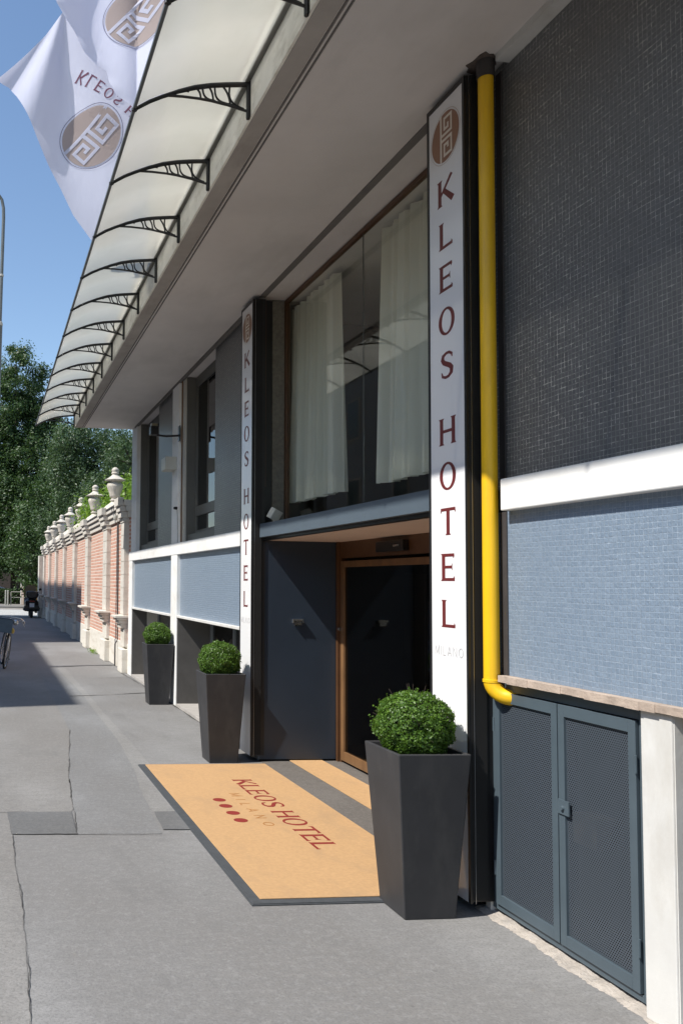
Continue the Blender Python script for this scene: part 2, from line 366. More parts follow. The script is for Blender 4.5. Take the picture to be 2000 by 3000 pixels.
# ------------------------------------------------------------------ glyphs (unit cap height)
def stroke(pts, w):
    """closed polygon around a polyline, w may be a list"""
    W = w if isinstance(w, (list, tuple)) else [w] * len(pts)
    L, R_ = [], []
    for i, p in enumerate(pts):
        a = pts[max(i - 1, 0)]; c = pts[min(i + 1, len(pts) - 1)]
        d1 = (p[0] - a[0], p[1] - a[1]); d2 = (c[0] - p[0], c[1] - p[1])
        def nn(d):
            l = math.hypot(*d); return (d[0] / l, d[1] / l) if l > 1e-9 else None
        n1, n2 = nn(d1), nn(d2)
        if n1 is None: n1 = n2
        if n2 is None: n2 = n1
        t = (n1[0] + n2[0], n1[1] + n2[1]); l = math.hypot(*t); t = (t[0] / l, t[1] / l)
        k = W[i] / 2 / max(.35, t[0] * n1[0] + t[1] * n1[1])
        L.append((p[0] - t[1] * k, p[1] + t[0] * k)); R_.append((p[0] + t[1] * k, p[1] - t[0] * k))
    return [[L[i], L[i + 1], R_[i + 1], R_[i]] for i in range(len(pts) - 1)]
def stem(x, w, y0=0, y1=1, s=.05):
    return [[(x - s, y0), (x + w + s, y0), (x + w, y0 + .07), (x + w, y1 - .07), (x + w + s, y1), (x - s, y1), (x, y1 - .07), (x, y0 + .07)]]
def arm(x0, x1, y, t, up):
    s = .07 * up
    return [[(x0, y), (x1, y), (x1 + .01, y + s * 1.4), (x1 - .035, y + .0 + t * up * .999 + s), (x1 - .06, y + t * up), (x0, y + t * up)]]
def ell(cx, cy, rx, ry, tx, ty, n=28):
    out = []
    for i in range(n):
        a, b = 2 * PI * i / n, 2 * PI * (i + 1) / n
        out.append([(cx + rx * math.cos(a), cy + ry * math.sin(a)), (cx + rx * math.cos(b), cy + ry * math.sin(b)),
                    (cx + (rx - tx) * math.cos(b), cy + (ry - ty) * math.sin(b)), (cx + (rx - tx) * math.cos(a), cy + (ry - ty) * math.sin(a))])
    return out
def glyph(ch):
    W, T = .17, .11
    if ch == 'I': return stem(0, W), .2
    if ch == 'K':
        return stem(0, W) + stroke([(.14, .40), (.72, 1.0)], [.09, .13]) + stroke([(.30, .56), (.78, 0.02)], [.16, .21]), .8
    if ch == 'L': return stem(0, W) + arm(.1, .66, 0, T, 1), .66
    if ch == 'E': return stem(0, W) + arm(.1, .66, 0, T, 1) + arm(.1, .64, 1, T, -1) + [[(.1, .46), (.5, .46), (.54, .38), (.54, .64), (.5, .56), (.1, .56)]], .68
    if ch == 'H': return stem(0, W) + stem(.62, W) + [[(.12, .45), (.66, .45), (.66, .56), (.12, .56)]], .79
    if ch == 'T': return stem(.29, W) + [[(.0, 1.), (.75, 1.), (.77, .80), (.70, .89), (.05, .89), (-.02, .80)]], .75
    if ch == 'O': return ell(.42, .5, .42, .52, .16, .085), .84
    if ch == 'S':
        P = [(.60, .74), (.585, .86), (.45, .945), (.30, .95), (.14, .88), (.10, .74), (.17, .62), (.33, .53), (.48, .45), (.58, .34), (.56, .17), (.42, .06), (.26, .045), (.10, .11), (.055, .27)]
        w = [.03, .09, .10, .10, .13, .16, .17, .18, .18, .17, .15, .11, .10, .09, .03]
        return stroke(P, w), .66
def thin_glyph(ch, w=.085):
    d = {'M': ([[(0, 0), (.06, 1), (.45, .15), (.84, 1), (.9, 0)]], .9), 'I': ([[(0, 0), (0, 1)]], .05), 'L': ([[(0, 1), (0, 0), (.5, 0)]], .5),
         'A': ([[(0, 0), (.4, 1), (.8, 0)], [(.15, .32), (.65, .32)]], .8), 'N': ([[(0, 0), (0, 1), (.7, 0), (.7, 1)]], .7)}
    if ch == 'O': return ell(.48, .5, .48, .52, w, w, 24), .96
    L, adv = d[ch]; out = []
    for P in L: out += stroke(P, w)
    return out, adv
def lay_text(txt, height, fn, total=None, gap=.22, thin=False, space=.5, h=.001, squash=1., w=.085):
    """one mesh: word along local x starting at 0, fn(x, y, d) -> 3D"""
    G = []
    for ch in txt:
        if ch == ' ': G.append(None)
        else: G.append(thin_glyph(ch, w) if thin else glyph(ch))
    width = sum((g[1] + gap) if g else space for g in G) - gap
    k = (total / width) if total else height * squash
    out = []; x = 0
    for g in G:
        if g is None: x += space; continue
        mb = MB(); out.append(mb)
        for i, poly in enumerate(g[0]):
            e = .00012 * (i % 5)
            mb.prism([((x + a) * k, b * height) for a, b in poly], fn, h + e)
        x += g[1] + gap
    return out
KEY_UP = [(-.22, .10), (.42, .10), (.42, .70), (-.04, .70), (-.04, .30), (.20, .30), (.20, .47)]
def emblem_meshes(fn, r):
    """disc, ring, key pattern in unit circle coordinates scaled by r"""
    disc, ringm, key = MB(), MB(), MB()
    n = 48
    K = 10
    for j in range(K):            # radial strips so it can follow cloth
        for i in range(n):
            a, b = 2 * PI * i / n, 2 * PI * (i + 1) / n; r0, r1 = j / K * .92 * r, (j + 1) / K * .92 * r
            if j == 0: vs = [(0, 0), (r1 * math.cos(a), r1 * math.sin(a)), (r1 * math.cos(b), r1 * math.sin(b))]
            else: vs = [(r0 * math.cos(a), r0 * math.sin(a)), (r1 * math.cos(a), r1 * math.sin(a)), (r1 * math.cos(b), r1 * math.sin(b)), (r0 * math.cos(b), r0 * math.sin(b))]
            disc.add([fn(x, y, .0012) for x, y in vs], [tuple(range(len(vs)))])
    for i in range(n * 2):
        a, b = PI * i / n, PI * (i + 1) / n
        vs = [(.98 * r * math.cos(a), .98 * r * math.sin(a)), (1.0 * r * math.cos(a), 1.0 * r * math.sin(a)), (1.0 * r * math.cos(b), 1.0 * r * math.sin(b)), (.98 * r * math.cos(b), .98 * r * math.sin(b))]
        ringm.add([fn(x, y, .0014) for x, y in vs], [(0, 1, 2, 3)])
    def sub(P, w, d):
        Q = [P[0]]
        for a, b in zip(P[:-1], P[1:]):
            m = 5
            for k in range(1, m + 1): Q.append((a[0] + (b[0] - a[0]) * k / m, a[1] + (b[1] - a[1]) * k / m))
        for q in stroke(Q, w): key.add([fn(x * r, y * r, d) for x, y in q], [(0, 1, 2, 3)])
    sub([(-.27, -.88), (-.27, .88)], .11, .0024)
    sub(KEY_UP, .105, .0028); sub([(a, -b) for a, b in KEY_UP], .105, .0028)
    return disc, ringm, key

# ================================================================== SETTING
# ground and pavement (flat, z = 0; camera stands 1.75 m above it)
g = MB().add([(-60, -20, -.03), (90, -20, -.03), (90, 160, -.03), (-60, 160, -.03)], [(0, 1, 2, 3)])
structure('ground', g, 'road')
pv = MB().box(-2.2, 3.6, -8, 41.2, -.12, 0)
structure('pavement', pv, 'asphalt')
rd = MB().add([(-60, 41.2, -.02), (60, 41.2, -.02), (60, 54.5, -.02), (-60, 54.5, -.02)], [(0, 1, 2, 3)])
structure('road', rd, 'road')
pv2 = MB().box(-60, 60, 54.5, 60.5, -.1, .07)
structure('far_pavement', pv2, 'asphalt_b')
zb = MB()
for i in range(7):
    y = 43.0 + i * 1.25
    zb.add([(-6, y, -.014), (3.2, y, -.014), (3.2, y + .6, -.014), (-6, y + .6, -.014)], [(0, 1, 2, 3)])
structure('crosswalk', zb, 'zebra')
def sheet(name, poly, mat, z):
    """slightly wobbly-edged sheet lying on the pavement"""
    P = []
    for i, p in enumerate(poly):
        q = poly[(i + 1) % len(poly)]; L = math.dist(p, q); m = max(1, int(L / .12))
        for k in range(m):
            t = k / m; j = .006 if 0 < k else 0
            P.append((p[0] + (q[0] - p[0]) * t + random.uniform(-j, j), p[1] + (q[1] - p[1]) * t + random.uniform(-j, j), z))
    return structure(name, MB().add(P, [tuple(range(len(P)))]), mat)
# old pale asphalt to the left of the crack
sheet('pavement_strip', [(-2.2, 17.0), (1.0, 17.0), (1.0, 9.91), (.877, 8.72), (.76, 7.525), (.695, 6.52), (.672, 6.43), (-2.2, 6.45)], 'asphalt_b', .003)
sheet('pavement_strip', [(-2.2, 6.45), (.186, 6.44), (.204, 5.88), (.21, 5.85), (.213, 5.11), (.227, 4.5), (.218, 3.84), (.211, 3.42), (.2, 2.2), (-2.2, 2.2)], 'asphalt_b', .003)
sheet('pavement_strip', [(1.05, 17.0), (1.42, 17.0), (1.50, 13.2), (1.47, 9.1), (1.40, 7.8), (1.31, 6.9), (1.25, 5.85), (.66, 5.86), (.695, 6.52), (.76, 7.525), (.877, 8.72), (1.0, 9.91)], 'asphalt_d', .003)
sheet('pavement_strip', [(1.43, 17.0), (1.60, 17.0), (1.60, 13.0), (1.585, 11.4), (1.60, 9.0), (1.60, 7.9), (1.47, 6.4), (1.30, 6.4), (1.31, 6.9), (1.40, 7.8), (1.47, 9.1), (1.50, 13.2)], 'asphalt_e', .0045)
sheet('pavement_patch', [(.186, 6.438), (.672, 6.425), (.658, 5.86), (.204, 5.883)], 'asphalt_c', .0065)
sheet('pavement_patch', [(1.306, 6.396), (1.53, 6.406), (1.53, 5.929), (1.276, 5.94)], 'asphalt_c', .0065)
ck = MB()
def crack(P, w=.007, z=.0078, wob=.008):
    Q = []; ph = random.uniform(0, 6); d_ = 0; L0 = 0
    for a, b in zip(P[:-1], P[1:]):
        D = math.dist(a, b); m = max(2, int(D / .02)); nx, ny = -(b[1] - a[1]) / D, (b[0] - a[0]) / D
        for k in range(m):
            t = k / m; L = L0 + D * t
            d_ = wob * (.55 * math.sin(L * 7 + ph) + .3 * math.sin(L * 19 + ph * 2) + .25 * math.sin(L * 47 + ph * 3)) + random.uniform(-.0012, .0012)
            Q.append((a[0] + (b[0] - a[0]) * t + nx * d_, a[1] + (b[1] - a[1]) * t + ny * d_))
        L0 += D
    Q.append(P[-1])
    W = [w * (.55 + .35 * math.sin(i * .13 + ph) + random.uniform(-.15, .15)) for i in range(len(Q))]
    for q in stroke(Q, W): ck.add([(x, y, z) for x, y in q], [(0, 1, 2, 3)])
crack([(1.0, 9.91), (.877, 8.72), (.76, 7.525), (.695, 6.52), (.659, 5.87)], .009)
crack([(.204, 5.87), (.213, 5.11), (.227, 4.5), (.218, 3.84), (.211, 3.42), (.20, 2.3)], .005)
crack([(1.28, 17.05), (2.07, 17.45), (2.70, 17.6)], .07, wob=.012)
crack([(1.28, 12.8), (1.8, 12.95), (2.47, 13.2), (2.69, 13.25)], .05, wob=.012)
crack([(.19, 6.44), (.672, 6.43)], .006); crack([(.66, 5.855), (1.27, 5.82)], .005, wob=.004); crack([(.204, 5.88), (.66, 5.86)], .005)
crack([(2.60, 16.1), (2.69, 13.0), (2.69, 10.4), (2.69, 9.0)], .03, wob=.004)
crack([(1.75, 15.2), (2.7, 15.3)], .02, wob=.01)
structure('pavement_crack', ck, 'crack')
# stone threshold strip and recess floor in front of the entrance
structure('threshold_strip', MB().add([(2.722, 4.76, .004), (3.70, 4.76, .004), (3.70, 8.25, .004), (2.722, 8.25, .004)], [(0, 1, 2, 3)]), 'stone_strip')

# ================================================================== HOTEL BUILDING
H = thing('hotel_building', 'low hotel facade of dark and blue mosaic under a deep white soffit, entrance set back', 'building', (2.75, 8, 0))
def part(name, mb, mat, parent=H, **k): return mb.build(name, mat, parent, **k)
# masonry body behind, and upper floors that keep the light out
part('core_wall', MB().box(3.9, 9, -3, 4.74, 0, 4.68).box(2.78, 3.9, 4.41, 4.74, 0, 4.68).box(6.2, 9, 4.74, 15.7, 0, 4.68)
     .box(2.79, 3.2, 8.36, 9.0, 0, 4.68).box(3.2, 6.2, 9.0, 15.7, 2.2, 2.33), 'inside')
part('upper_floor', MB().box(2.95, 9, -3, 15.7, 5.2, 13), 'offwhite')
part('roof_slab', MB().box(1.72, 9, -3, 15.8, 4.70, 5.2), 'soffit')
part('slab_edge', MB().box(1.60, 1.72, -3, 15.8, 4.698, 5.2), 'soffit_edge')
part('fascia', MB().box(1.583, 1.60, -3, 15.8, 4.705, 5.10), 'fascia')
part('drip_groove', MB().box(1.725, 1.737, -3, 15.78, 4.690, 4.6985).box(1.757, 1.767, -3, 15.78, 4.690, 4.6985), 'joint')
part('soffit_joint', MB().box(2.70, 2.762, 4.80, 8.18, 4.691, 4.6985).box(2.70, 2.735, 8.5, 15.5, 4.66, 4.6985), 'joint')
part('soffit_joint', MB().box(2.72, 2.80, -3, 4.2, 4.66, 4.6985), 'conc')
# right-hand section
part('mosaic_wall', MB().box(2.80, 3.2, -3, 4.40, 2.30, 4.69), 'tile_up')
part('string_course', MB().box(2.70, 3.0, -3, 4.17, 2.165, 2.335), 'white', bevel=.006)
part('mosaic_panel', MB().box(2.757, 3.0, -3, 4.40, 1.292, 2.165), 'tile_low')
lg = MB()
ys = np.linspace(-3, 4.215, 90)
for a, b in zip(ys[:-1], ys[1:]):
    w = .002 * math.sin(a * 9) + .0015 * math.sin(a * 23)
    lg.box(2.704 + w, 2.98, a, b, 1.257 + w, 1.2915)
part('stone_ledge', lg, 'ledge')
part('concrete_pier', MB().box(2.728, 3.0, 3.105, 3.268, 0, 1.256), 'conc', bevel=.006)
part('concrete_pier', MB().box(2.745, 3.0, 4.362, 4.405, 0, 1.256), 'conc')
part('vent_niche', MB().box(3.30, 3.34, -3, 3.105, 0, 1.256).box(2.99, 3.34, 3.095, 3.105, 0, 1.256), 'conc_mid')
part('niche_side', MB().box(2.735, 3.30, 3.0985, 3.104, 0, 1.256), 'conc')
part('meter_niche', MB().box(3.25, 3.30, 3.27, 4.36, 0, 1.25).box(2.80, 3.3, 3.27, 3.28, 0, 1.25).box(2.80, 3.25, 3.28, 4.36, .01, .02).box(2.80, 3.25, 4.35, 4.36, .02, 1.25), 'black_matt')
st = MB(); nn = 170; w0 = .05
for i in range(nn + 1):
    y = 4.44 - i * .0105; w = .035 + .010 * math.sin(i * .11) + .006 * math.sin(i * .37 + 1) + random.uniform(-.006, .006)
    h = .010 + .005 * math.sin(i * .37) + random.uniform(-.003, .003)
    st.v += [(2.762 - w - .025, y, .001), (2.762 - w, y + random.uniform(-.003, .003), h), (2.762 - w * .4, y, h + random.uniform(.0, .006)), (2.79, y, h + .012)]
for i in range(nn):
    for k in range(3): a = i * 4 + k; st.f.append((a, a + 1, a + 5, a + 4))
part('mortar_base', st, 'mortar', smooth=True)
part('corner_profile', MB().box(2.750, 2.7565, 4.195, 4.25, 1.292, 2.164), 'pipe_dark')
part('corner_profile', MB().box(2.79, 2.7995, 4.262, 4.31, 2.34, 4.65), 'pipe_dark')
# entrance
part('entrance_lintel', MB().box(2.700, 2.80, 4.74, 8.16, 2.224, 2.358), 'lintel', bevel=.003)
part('lintel_gap', MB().box(2.74, 2.82, 4.74, 8.25, 2.196, 2.2255), 'black')
part('recess_ceiling', MB().box(2.80, 3.56, 4.74, 8.25, 2.195, 2.23), 'reveal')
sp = part('side_panel', MB().box(2.706, 3.50, 8.15, 8.34, .022, 2.195), 'navy', bevel=.003)
part('corner_trim', MB().box(2.699, 2.7055, 8.147, 8.30, .02, 2.196), 'lintel')
part('wall_ashtray', MB().box(3.045, 3.150, 8.115, 8.1495, 1.396, 1.412).box(3.045, 3.051, 8.115, 8.1495, 1.375, 1.396).box(3.144, 3.150, 8.115, 8.1495, 1.375, 1.396).box(3.062, 3.133, 8.128, 8.1495, 1.352, 1.396), 'chrome', parent=H)
part('recess_side_wall', MB().box(2.80, 3.56, 4.741, 4.748, 0, 2.195), 'navy')
D = part('entrance_door', MB().box(3.56, 3.62, 8.09, 8.15, 0, 2.195).box(3.56, 3.62, 4.75, 8.09, 2.03, 2.195).box(3.531, 3.56, 8.115, 8.149, 0, 2.195), 'wood_dark')
part('door_leaf_frame', MB().box(3.552, 3.60, 8.02, 8.085, .03, 2.0).box(3.552, 3.60, 6.25, 8.02, 1.94, 2.0).box(3.552, 3.60, 6.25, 8.02, .03, .12).box(3.552, 3.60, 6.20, 6.25, .03, 2.0), 'wood', parent=D, bevel=.003)
part('door_leaf_frame', MB().box(3.575, 3.615, 6.12, 6.17, .03, 2.0).box(3.575, 3.615, 4.8, 6.12, 1.94, 2.0).box(3.575, 3.615, 4.8, 6.12, .03, .12), 'wood', parent=D)
part('door_glass', MB().box(3.572, 3.578, 6.25, 8.02, .12, 1.94), 'glass_door', parent=D)
part('door_glass', MB().box(3.592, 3.598, 4.8, 6.12, .12, 1.94), 'glass_door', parent=D)
part('door_lock', MB().lathe([(0, 0), (.018, 0), (.018, .012), (0, .012)], 14, (3.545, 8.10, 1.32), 'Y'), 'chrome', parent=D)
part('door_sensor', MB().box(3.50, 3.559, 6.72, 7.22, 2.06, 2.155), 'black', parent=D, bevel=.008)
part('sensor_lens', MB().box(3.494, 3.4995, 6.78, 6.88, 2.10, 2.115), 'chrome', parent=D)
D.location.x -= .03
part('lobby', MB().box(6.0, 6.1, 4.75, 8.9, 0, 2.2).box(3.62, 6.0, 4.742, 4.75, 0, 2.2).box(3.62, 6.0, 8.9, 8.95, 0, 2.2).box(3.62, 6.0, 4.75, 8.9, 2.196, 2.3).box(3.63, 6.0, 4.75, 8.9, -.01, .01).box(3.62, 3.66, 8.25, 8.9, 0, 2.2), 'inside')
# big window over the entrance
Wn = part('display_window', MB().box(2.99, 3.03, 8.20, 8.25, 2.38, 4.69).box(2.99, 3.03, 4.75, 8.20, 4.655, 4.69).box(2.99, 3.03, 4.75, 8.20, 2.37, 2.41), 'wood_dark')
part('window_glass', MB().box(3.006, 3.012, 6.462, 8.20, 2.41, 4.655), 'glass', parent=Wn)
part('window_glass', MB().box(3.006, 3.012, 4.75, 6.454, 2.41, 4.655), 'glass', parent=Wn)
part('glass_joint', MB().box(3.004, 3.013, 6.4565, 6.4595, 2.41, 4.655), 'frame_grey', parent=Wn)
part('window_sill', MB().box(2.80, 2.99, 4.75, 8.25, 2.34, 2.37), 'conc_dark')
part('window_reveal', MB().box(2.865, 2.99, 8.25, 8.36, 2.34, 4.69), 'conc_dark')
part('corner_post', MB().box(2.735, 2.865, 8.262, 8.36, 2.364, 4.69), 'black')
part('post_trim', MB().box(2.782, 2.80, 8.257, 8.2615, 2.75, 4.69), 'wood_dark')
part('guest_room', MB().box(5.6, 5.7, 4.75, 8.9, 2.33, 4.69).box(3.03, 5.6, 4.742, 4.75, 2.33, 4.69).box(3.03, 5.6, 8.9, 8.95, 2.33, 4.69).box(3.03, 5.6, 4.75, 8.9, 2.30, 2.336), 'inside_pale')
# left-hand section
part('mosaic_wall', MB().box(2.76, 3.2, 8.362, 10.05, 2.32, 4.69), 'tile_up')
part('mosaic_wall', MB().box(2.76, 3.2, 12.24, 13.50, 2.32, 4.69), 'tile_up')
part('string_course', MB().box(2.70, 3.0, 8.362, 15.98, 2.165, 2.335), 'white', bevel=.006)
part('pillar', MB().box(2.705, 3.0, 11.85, 12.24, 0, 2.165), 'white', bevel=.006)
part('pillar', MB().box(2.705, 3.0, 11.80, 12.24, 2.336, 4.69), 'white', bevel=.006)
part('pillar', MB().box(2.705, 3.0, 15.62, 15.98, 0, 2.165), 'white', bevel=.006)
part('pillar', MB().box(2.705, 3.0, 15.25, 15.78, 2.336, 4.69), 'white', bevel=.006)
part('mosaic_panel', MB().box(2.757, 3.0, 8.37, 11.85, 1.292, 2.165), 'tile_low')
part('mosaic_panel', MB().box(2.757, 3.0, 12.24, 15.62, 1.292, 2.165), 'tile_low')
part('stone_ledge', MB().box(2.70, 3.0, 8.37, 11.85, 1.26, 1.2915), 'conc', bevel=.004)
part('stone_ledge', MB().box(2.70, 3.0, 12.24, 15.62, 1.26, 1.2915), 'conc', bevel=.004)
for ya, yb in ((11.845, 12.25), (15.615, 15.98)): part('basement_reveal', MB().box(3.0, 3.45, ya, yb, 0, 1.26), 'conc_mid')
for ya in (11.838, 15.608): part('reveal_facing', MB().box(2.72, 3.42, ya, ya + .0065, .03, 1.26), 'conc_mid')
for ya, yb in ((8.37, 11.84), (12.24, 15.61)): part('basement_threshold', MB().box(2.71, 3.5, ya, yb, 0, .035), 'stone_base')
for (y0, y1) in ((8.40, 11.835), (12.245, 15.605)):
    bw = MB(); n = 3
    bw.box(3.20, 3.26, y0, y1, .04, .12).box(3.20, 3.26, y0, y1, 1.18, 1.258)
    for i in range(n + 1):
        y = y0 + (y1 - y0 - .06) * i / n; bw.box(3.20, 3.26, y, y + .06, .12, 1.18)
    w_ = part('basement_window', bw, 'frame_blue')
    part('basement_glass', MB().box(3.225, 3.232, y0 + .06, y1 - .06, .12, 1.18), 'glass_dark', parent=w_)
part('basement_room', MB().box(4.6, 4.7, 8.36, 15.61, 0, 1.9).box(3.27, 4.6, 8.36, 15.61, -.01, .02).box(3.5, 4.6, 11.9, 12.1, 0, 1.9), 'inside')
def tall_window(y0, y1):
    x = 2.90
    w = part('tall_window', MB().box(2.775, 3.0, y0, y0 + .035, 2.336, 4.69).box(2.775, 3.0, y1 - .035, y1, 2.336, 4.69).box(2.80, 3.0, y0 + .035, y1 - .035, 2.336, 2.44), 'frame_grey')
    a, b = y0 + .035, y1 - .035; m = a + (b - a) * .26
    part('window_frame', MB().box(x, x + .05, a, a + .07, 2.44, 4.69).box(x, x + .05, b - .07, b, 2.44, 4.69).box(x, x + .05, a + .07, b - .07, 2.44, 2.50)
         .box(x, x + .05, a + .07, b - .07, 2.70, 2.84).box(x + .003, x + .047, m, m + .06, 2.84, 4.55).box(x, x + .05, a + .07, b - .07, 4.55, 4.69), 'frame_grey', parent=w, bevel=.003)
    part('window_pane', MB().box(x + .02, x + .026, a + .07, b - .07, 2.50, 2.70).box(x + .02, x + .026, a + .07, m, 2.84, 4.55).box(x + .02, x + .026, m + .06, b - .07, 2.84, 4.55), 'glass_dark', parent=w)
    part('shutter_box', MB().box(3.0, 3.9, y0, y0 + .03, 2.336, 4.69).box(3.0, 3.9, y1 - .03, y1, 2.336, 4.69).box(3.9, 3.95, y0, y1, 2.336, 4.69), 'inside', parent=w)
tall_window(10.05, 11.62); tall_window(13.50, 15.25)
part('window_jamb', MB().box(2.74, 3.0, 11.62, 11.80, 2.336, 4.69), 'offwhite')
part('wall_conduit', MB().tube([(2.728, 11.70, 2.336), (2.728, 11.70, 4.69)], .011, 8), 'wood')
part('end_wall', MB().box(3.0, 9, 15.6, 15.75, 0, 4.69), 'offwhite')

# utility doors in the right section -------------------------------------------
U = thing('utility_doors', 'pair of blue-grey steel doors with perforated panels below the mosaic, bottom right', 'utility doors', (2.755, 3.8, 0))
def U_(name, mb, mat, parent=U, **k): return mb.build(name, mat, parent, **k)
U_('door_frame', MB().box(2.757, 2.80, 4.318, 4.361, .035, 1.254).box(2.757, 2.80, 3.269, 3.310, .035, 1.254).box(2.757, 2.80, 3.310, 4.318, 1.205, 1.254).box(2.757, 2.80, 3.310, 4.318, .035, .065), 'steel_blue', bevel=.0015)
for (y0, y1) in ((3.812, 4.312), (3.316, 3.804)):
    d = U_('door_leaf', MB().box(2.744, 2.766, y0, y0 + .042, .07, 1.20).box(2.744, 2.766, y1 - .042, y1, .07, 1.20).box(2.744, 2.766, y0 + .042, y1 - .042, 1.145, 1.20).box(2.744, 2.766, y0 + .042, y1 - .042, .07, .125), 'steel_blue', bevel=.0015)
    me = MB().add([(2.757, y0 + .04, .12), (2.757, y1 - .04, .12), (2.757, y1 - .04, 1.15), (2.757, y0 + .04, 1.15)], [(0, 1, 2, 3)])
    U_('perforated_panel', me, 'perf', parent=d)
    yh = y1 + .003 if y0 > 3.5 else y0 - .003
    for z in (.22, .98): U_('hinge', MB().tube([(2.742, yh, z), (2.742, yh, z + .075)], .006, 8), 'steel_blue', parent=d)
U_('latch', MB().box(2.736, 2.7435, 3.725, 3.800, .685, .752).lathe([(0, 0), (.012, 0), (.010, -.010), (0, -.010)], 12, (2.7358, 3.765, .715), 'X'), 'steel_blue')
U_('meter_box', MB().box(3.05, 3.2, 3.95, 4.12, .45, .60), 'bark')
U_('meter_box', MB().box(3.05, 3.2, 3.60, 3.72, .62, .92), 'bark')
U_('meter_pipe', MB().tube([(3.1, 3.55, .05), (3.1, 3.55, 1.1)], .025), 'inside')

# downpipe --------------------------------------------------------------------
P = thing('downpipe', 'glossy yellow downpipe running from the soffit to the top of the utility doors', 'downpipe', (2.70, 4.262, 1.2))
arc = [(2.70, 4.262, 4.60), (2.70, 4.262, 1.262)]
P_pts = [(2.70, 4.262, 4.605), (2.70, 4.262, 1.26)]
MB().tube(P_pts, .0405, 28).build('pipe', 'yellow', P, smooth=True)
el = []
for k in range(9):
    a = PI / 2 * k / 8; el.append((2.70 + .075 * (1 - math.cos(a)) * .8, 4.262 - .065 * (1 - math.cos(a)), 1.262 - .085 * math.sin(a)))
el.append((2.79, 4.18, 1.175))
MB().tube(el, .0425, 24).build('elbow', 'yellow', P, smooth=True)
MB().lathe([(.041, 1.247), (.0455, 1.249), (.0455, 1.264), (.041, 1.266)], 28, (2.70, 4.262, 0)).build('joint_ring', 'yellow', P, smooth=True)
MB().lathe([(.047, 4.598), (.047, 4.70)], 24, (2.70, 4.262, 0)).lathe([(.041, 4.598), (.047, 4.598)], 24, (2.70, 4.262, 0)).build('collar', 'pipe_dark', P, smooth=True)
hp = []
for k in range(18):
    a = 2 * PI * k / 18; r = .07 + random.uniform(-.012, .02); hp.append((2.695 + r * math.cos(a) * 1.0, 4.275 + r * math.sin(a) * 1.25, 4.694))
part('broken_plaster', MB().add(hp + [(x, y, 4.6995) for x, y, z in hp], [tuple(range(18))] + [(i, (i + 1) % 18, 18 + (i + 1) % 18, 18 + i) for i in range(18)]), 'hole')

# ------------------------------------------------------------------ vertical hotel signs
def make_sign(y0, y1, label, zb=.055, zt=4.66):
    x = 2.62; t = thing('vertical_sign', label, 'sign', (x + .05, (y0 + y1) / 2, zb), 'vertical sign pillars either side of the entrance')
    MB().box(x + .012, 2.755, y0, y1, zb + .01, zt).build('sign_box', 'black', t)
    MB().box(x - .002, x + .012, y0 - .002, y0 + .018, zb, zt).box(x - .002, x + .012, y1 - .018, y1 + .002, zb, zt).box(x - .002, x + .012, y0 + .018, y1 - .018, zt - .028, zt).build('sign_frame', 'black', t)
    MB().box(x + .026, x + .0285, y0 - .006, y0 - .0005, zb, zt).build('side_trim', 'alu', t)
    MB().box(x + .012, x + .0255, y0 - .0035, y0 - .0008, zb + .02, zt).build('side_cover', 'black_matt', t)
    MB().box(x + .029, x + .10, y0 - .0045, y0 - .0008, zb + .02, zt).build('side_cover', 'black_matt', t)
    MB().box(x + .002, x + .011, y0 + .018, y1 - .018, zb, zt - .028).build('sign_face', 'sign_white', t)
    yc = (y0 + y1) / 2
    for ch, z in zip('KLEOSHOTEL', (4.085, 3.822, 3.566, 3.305, 3.045, 2.658, 2.396, 2.133, 1.869, 1.603)):
        polys, adv = glyph(ch); h = .157; wd = adv * h; ltr = MB()
        for i, poly in enumerate(polys):
            ltr.prism([(a * h * 1.28, b * h) for a, b in poly], lambda a, b, d: (x + .002 - d, yc + wd * .64 - a, z - h / 2 + b), .0012 + .00015 * (i % 5))
        ltr.build('letter', 'maroon', t)
    for q in lay_text('MILANO', .052, lambda a, b, d: (x + .002 - d, yc + .145 - a, 1.363 + b), total=.29, gap=.45, thin=True, w=.1): q.build('small_letter', 'grey_letter', t)
    dsc, rg, ky = emblem_meshes(lambda a, b, d: (x + .002 - d, yc - a, 4.41 + b), .160)
    e = dsc.build('emblem', 'brown', t); rg.build('emblem_ring', 'ring', e); ky.build('emblem_key', 'cream', e)
    return t
make_sign(4.345, 4.742, 'tall white and black vertical hotel sign beside the yellow downpipe')
make_sign(8.140, 8.525, 'farther white vertical hotel sign on the left side of the entrance')

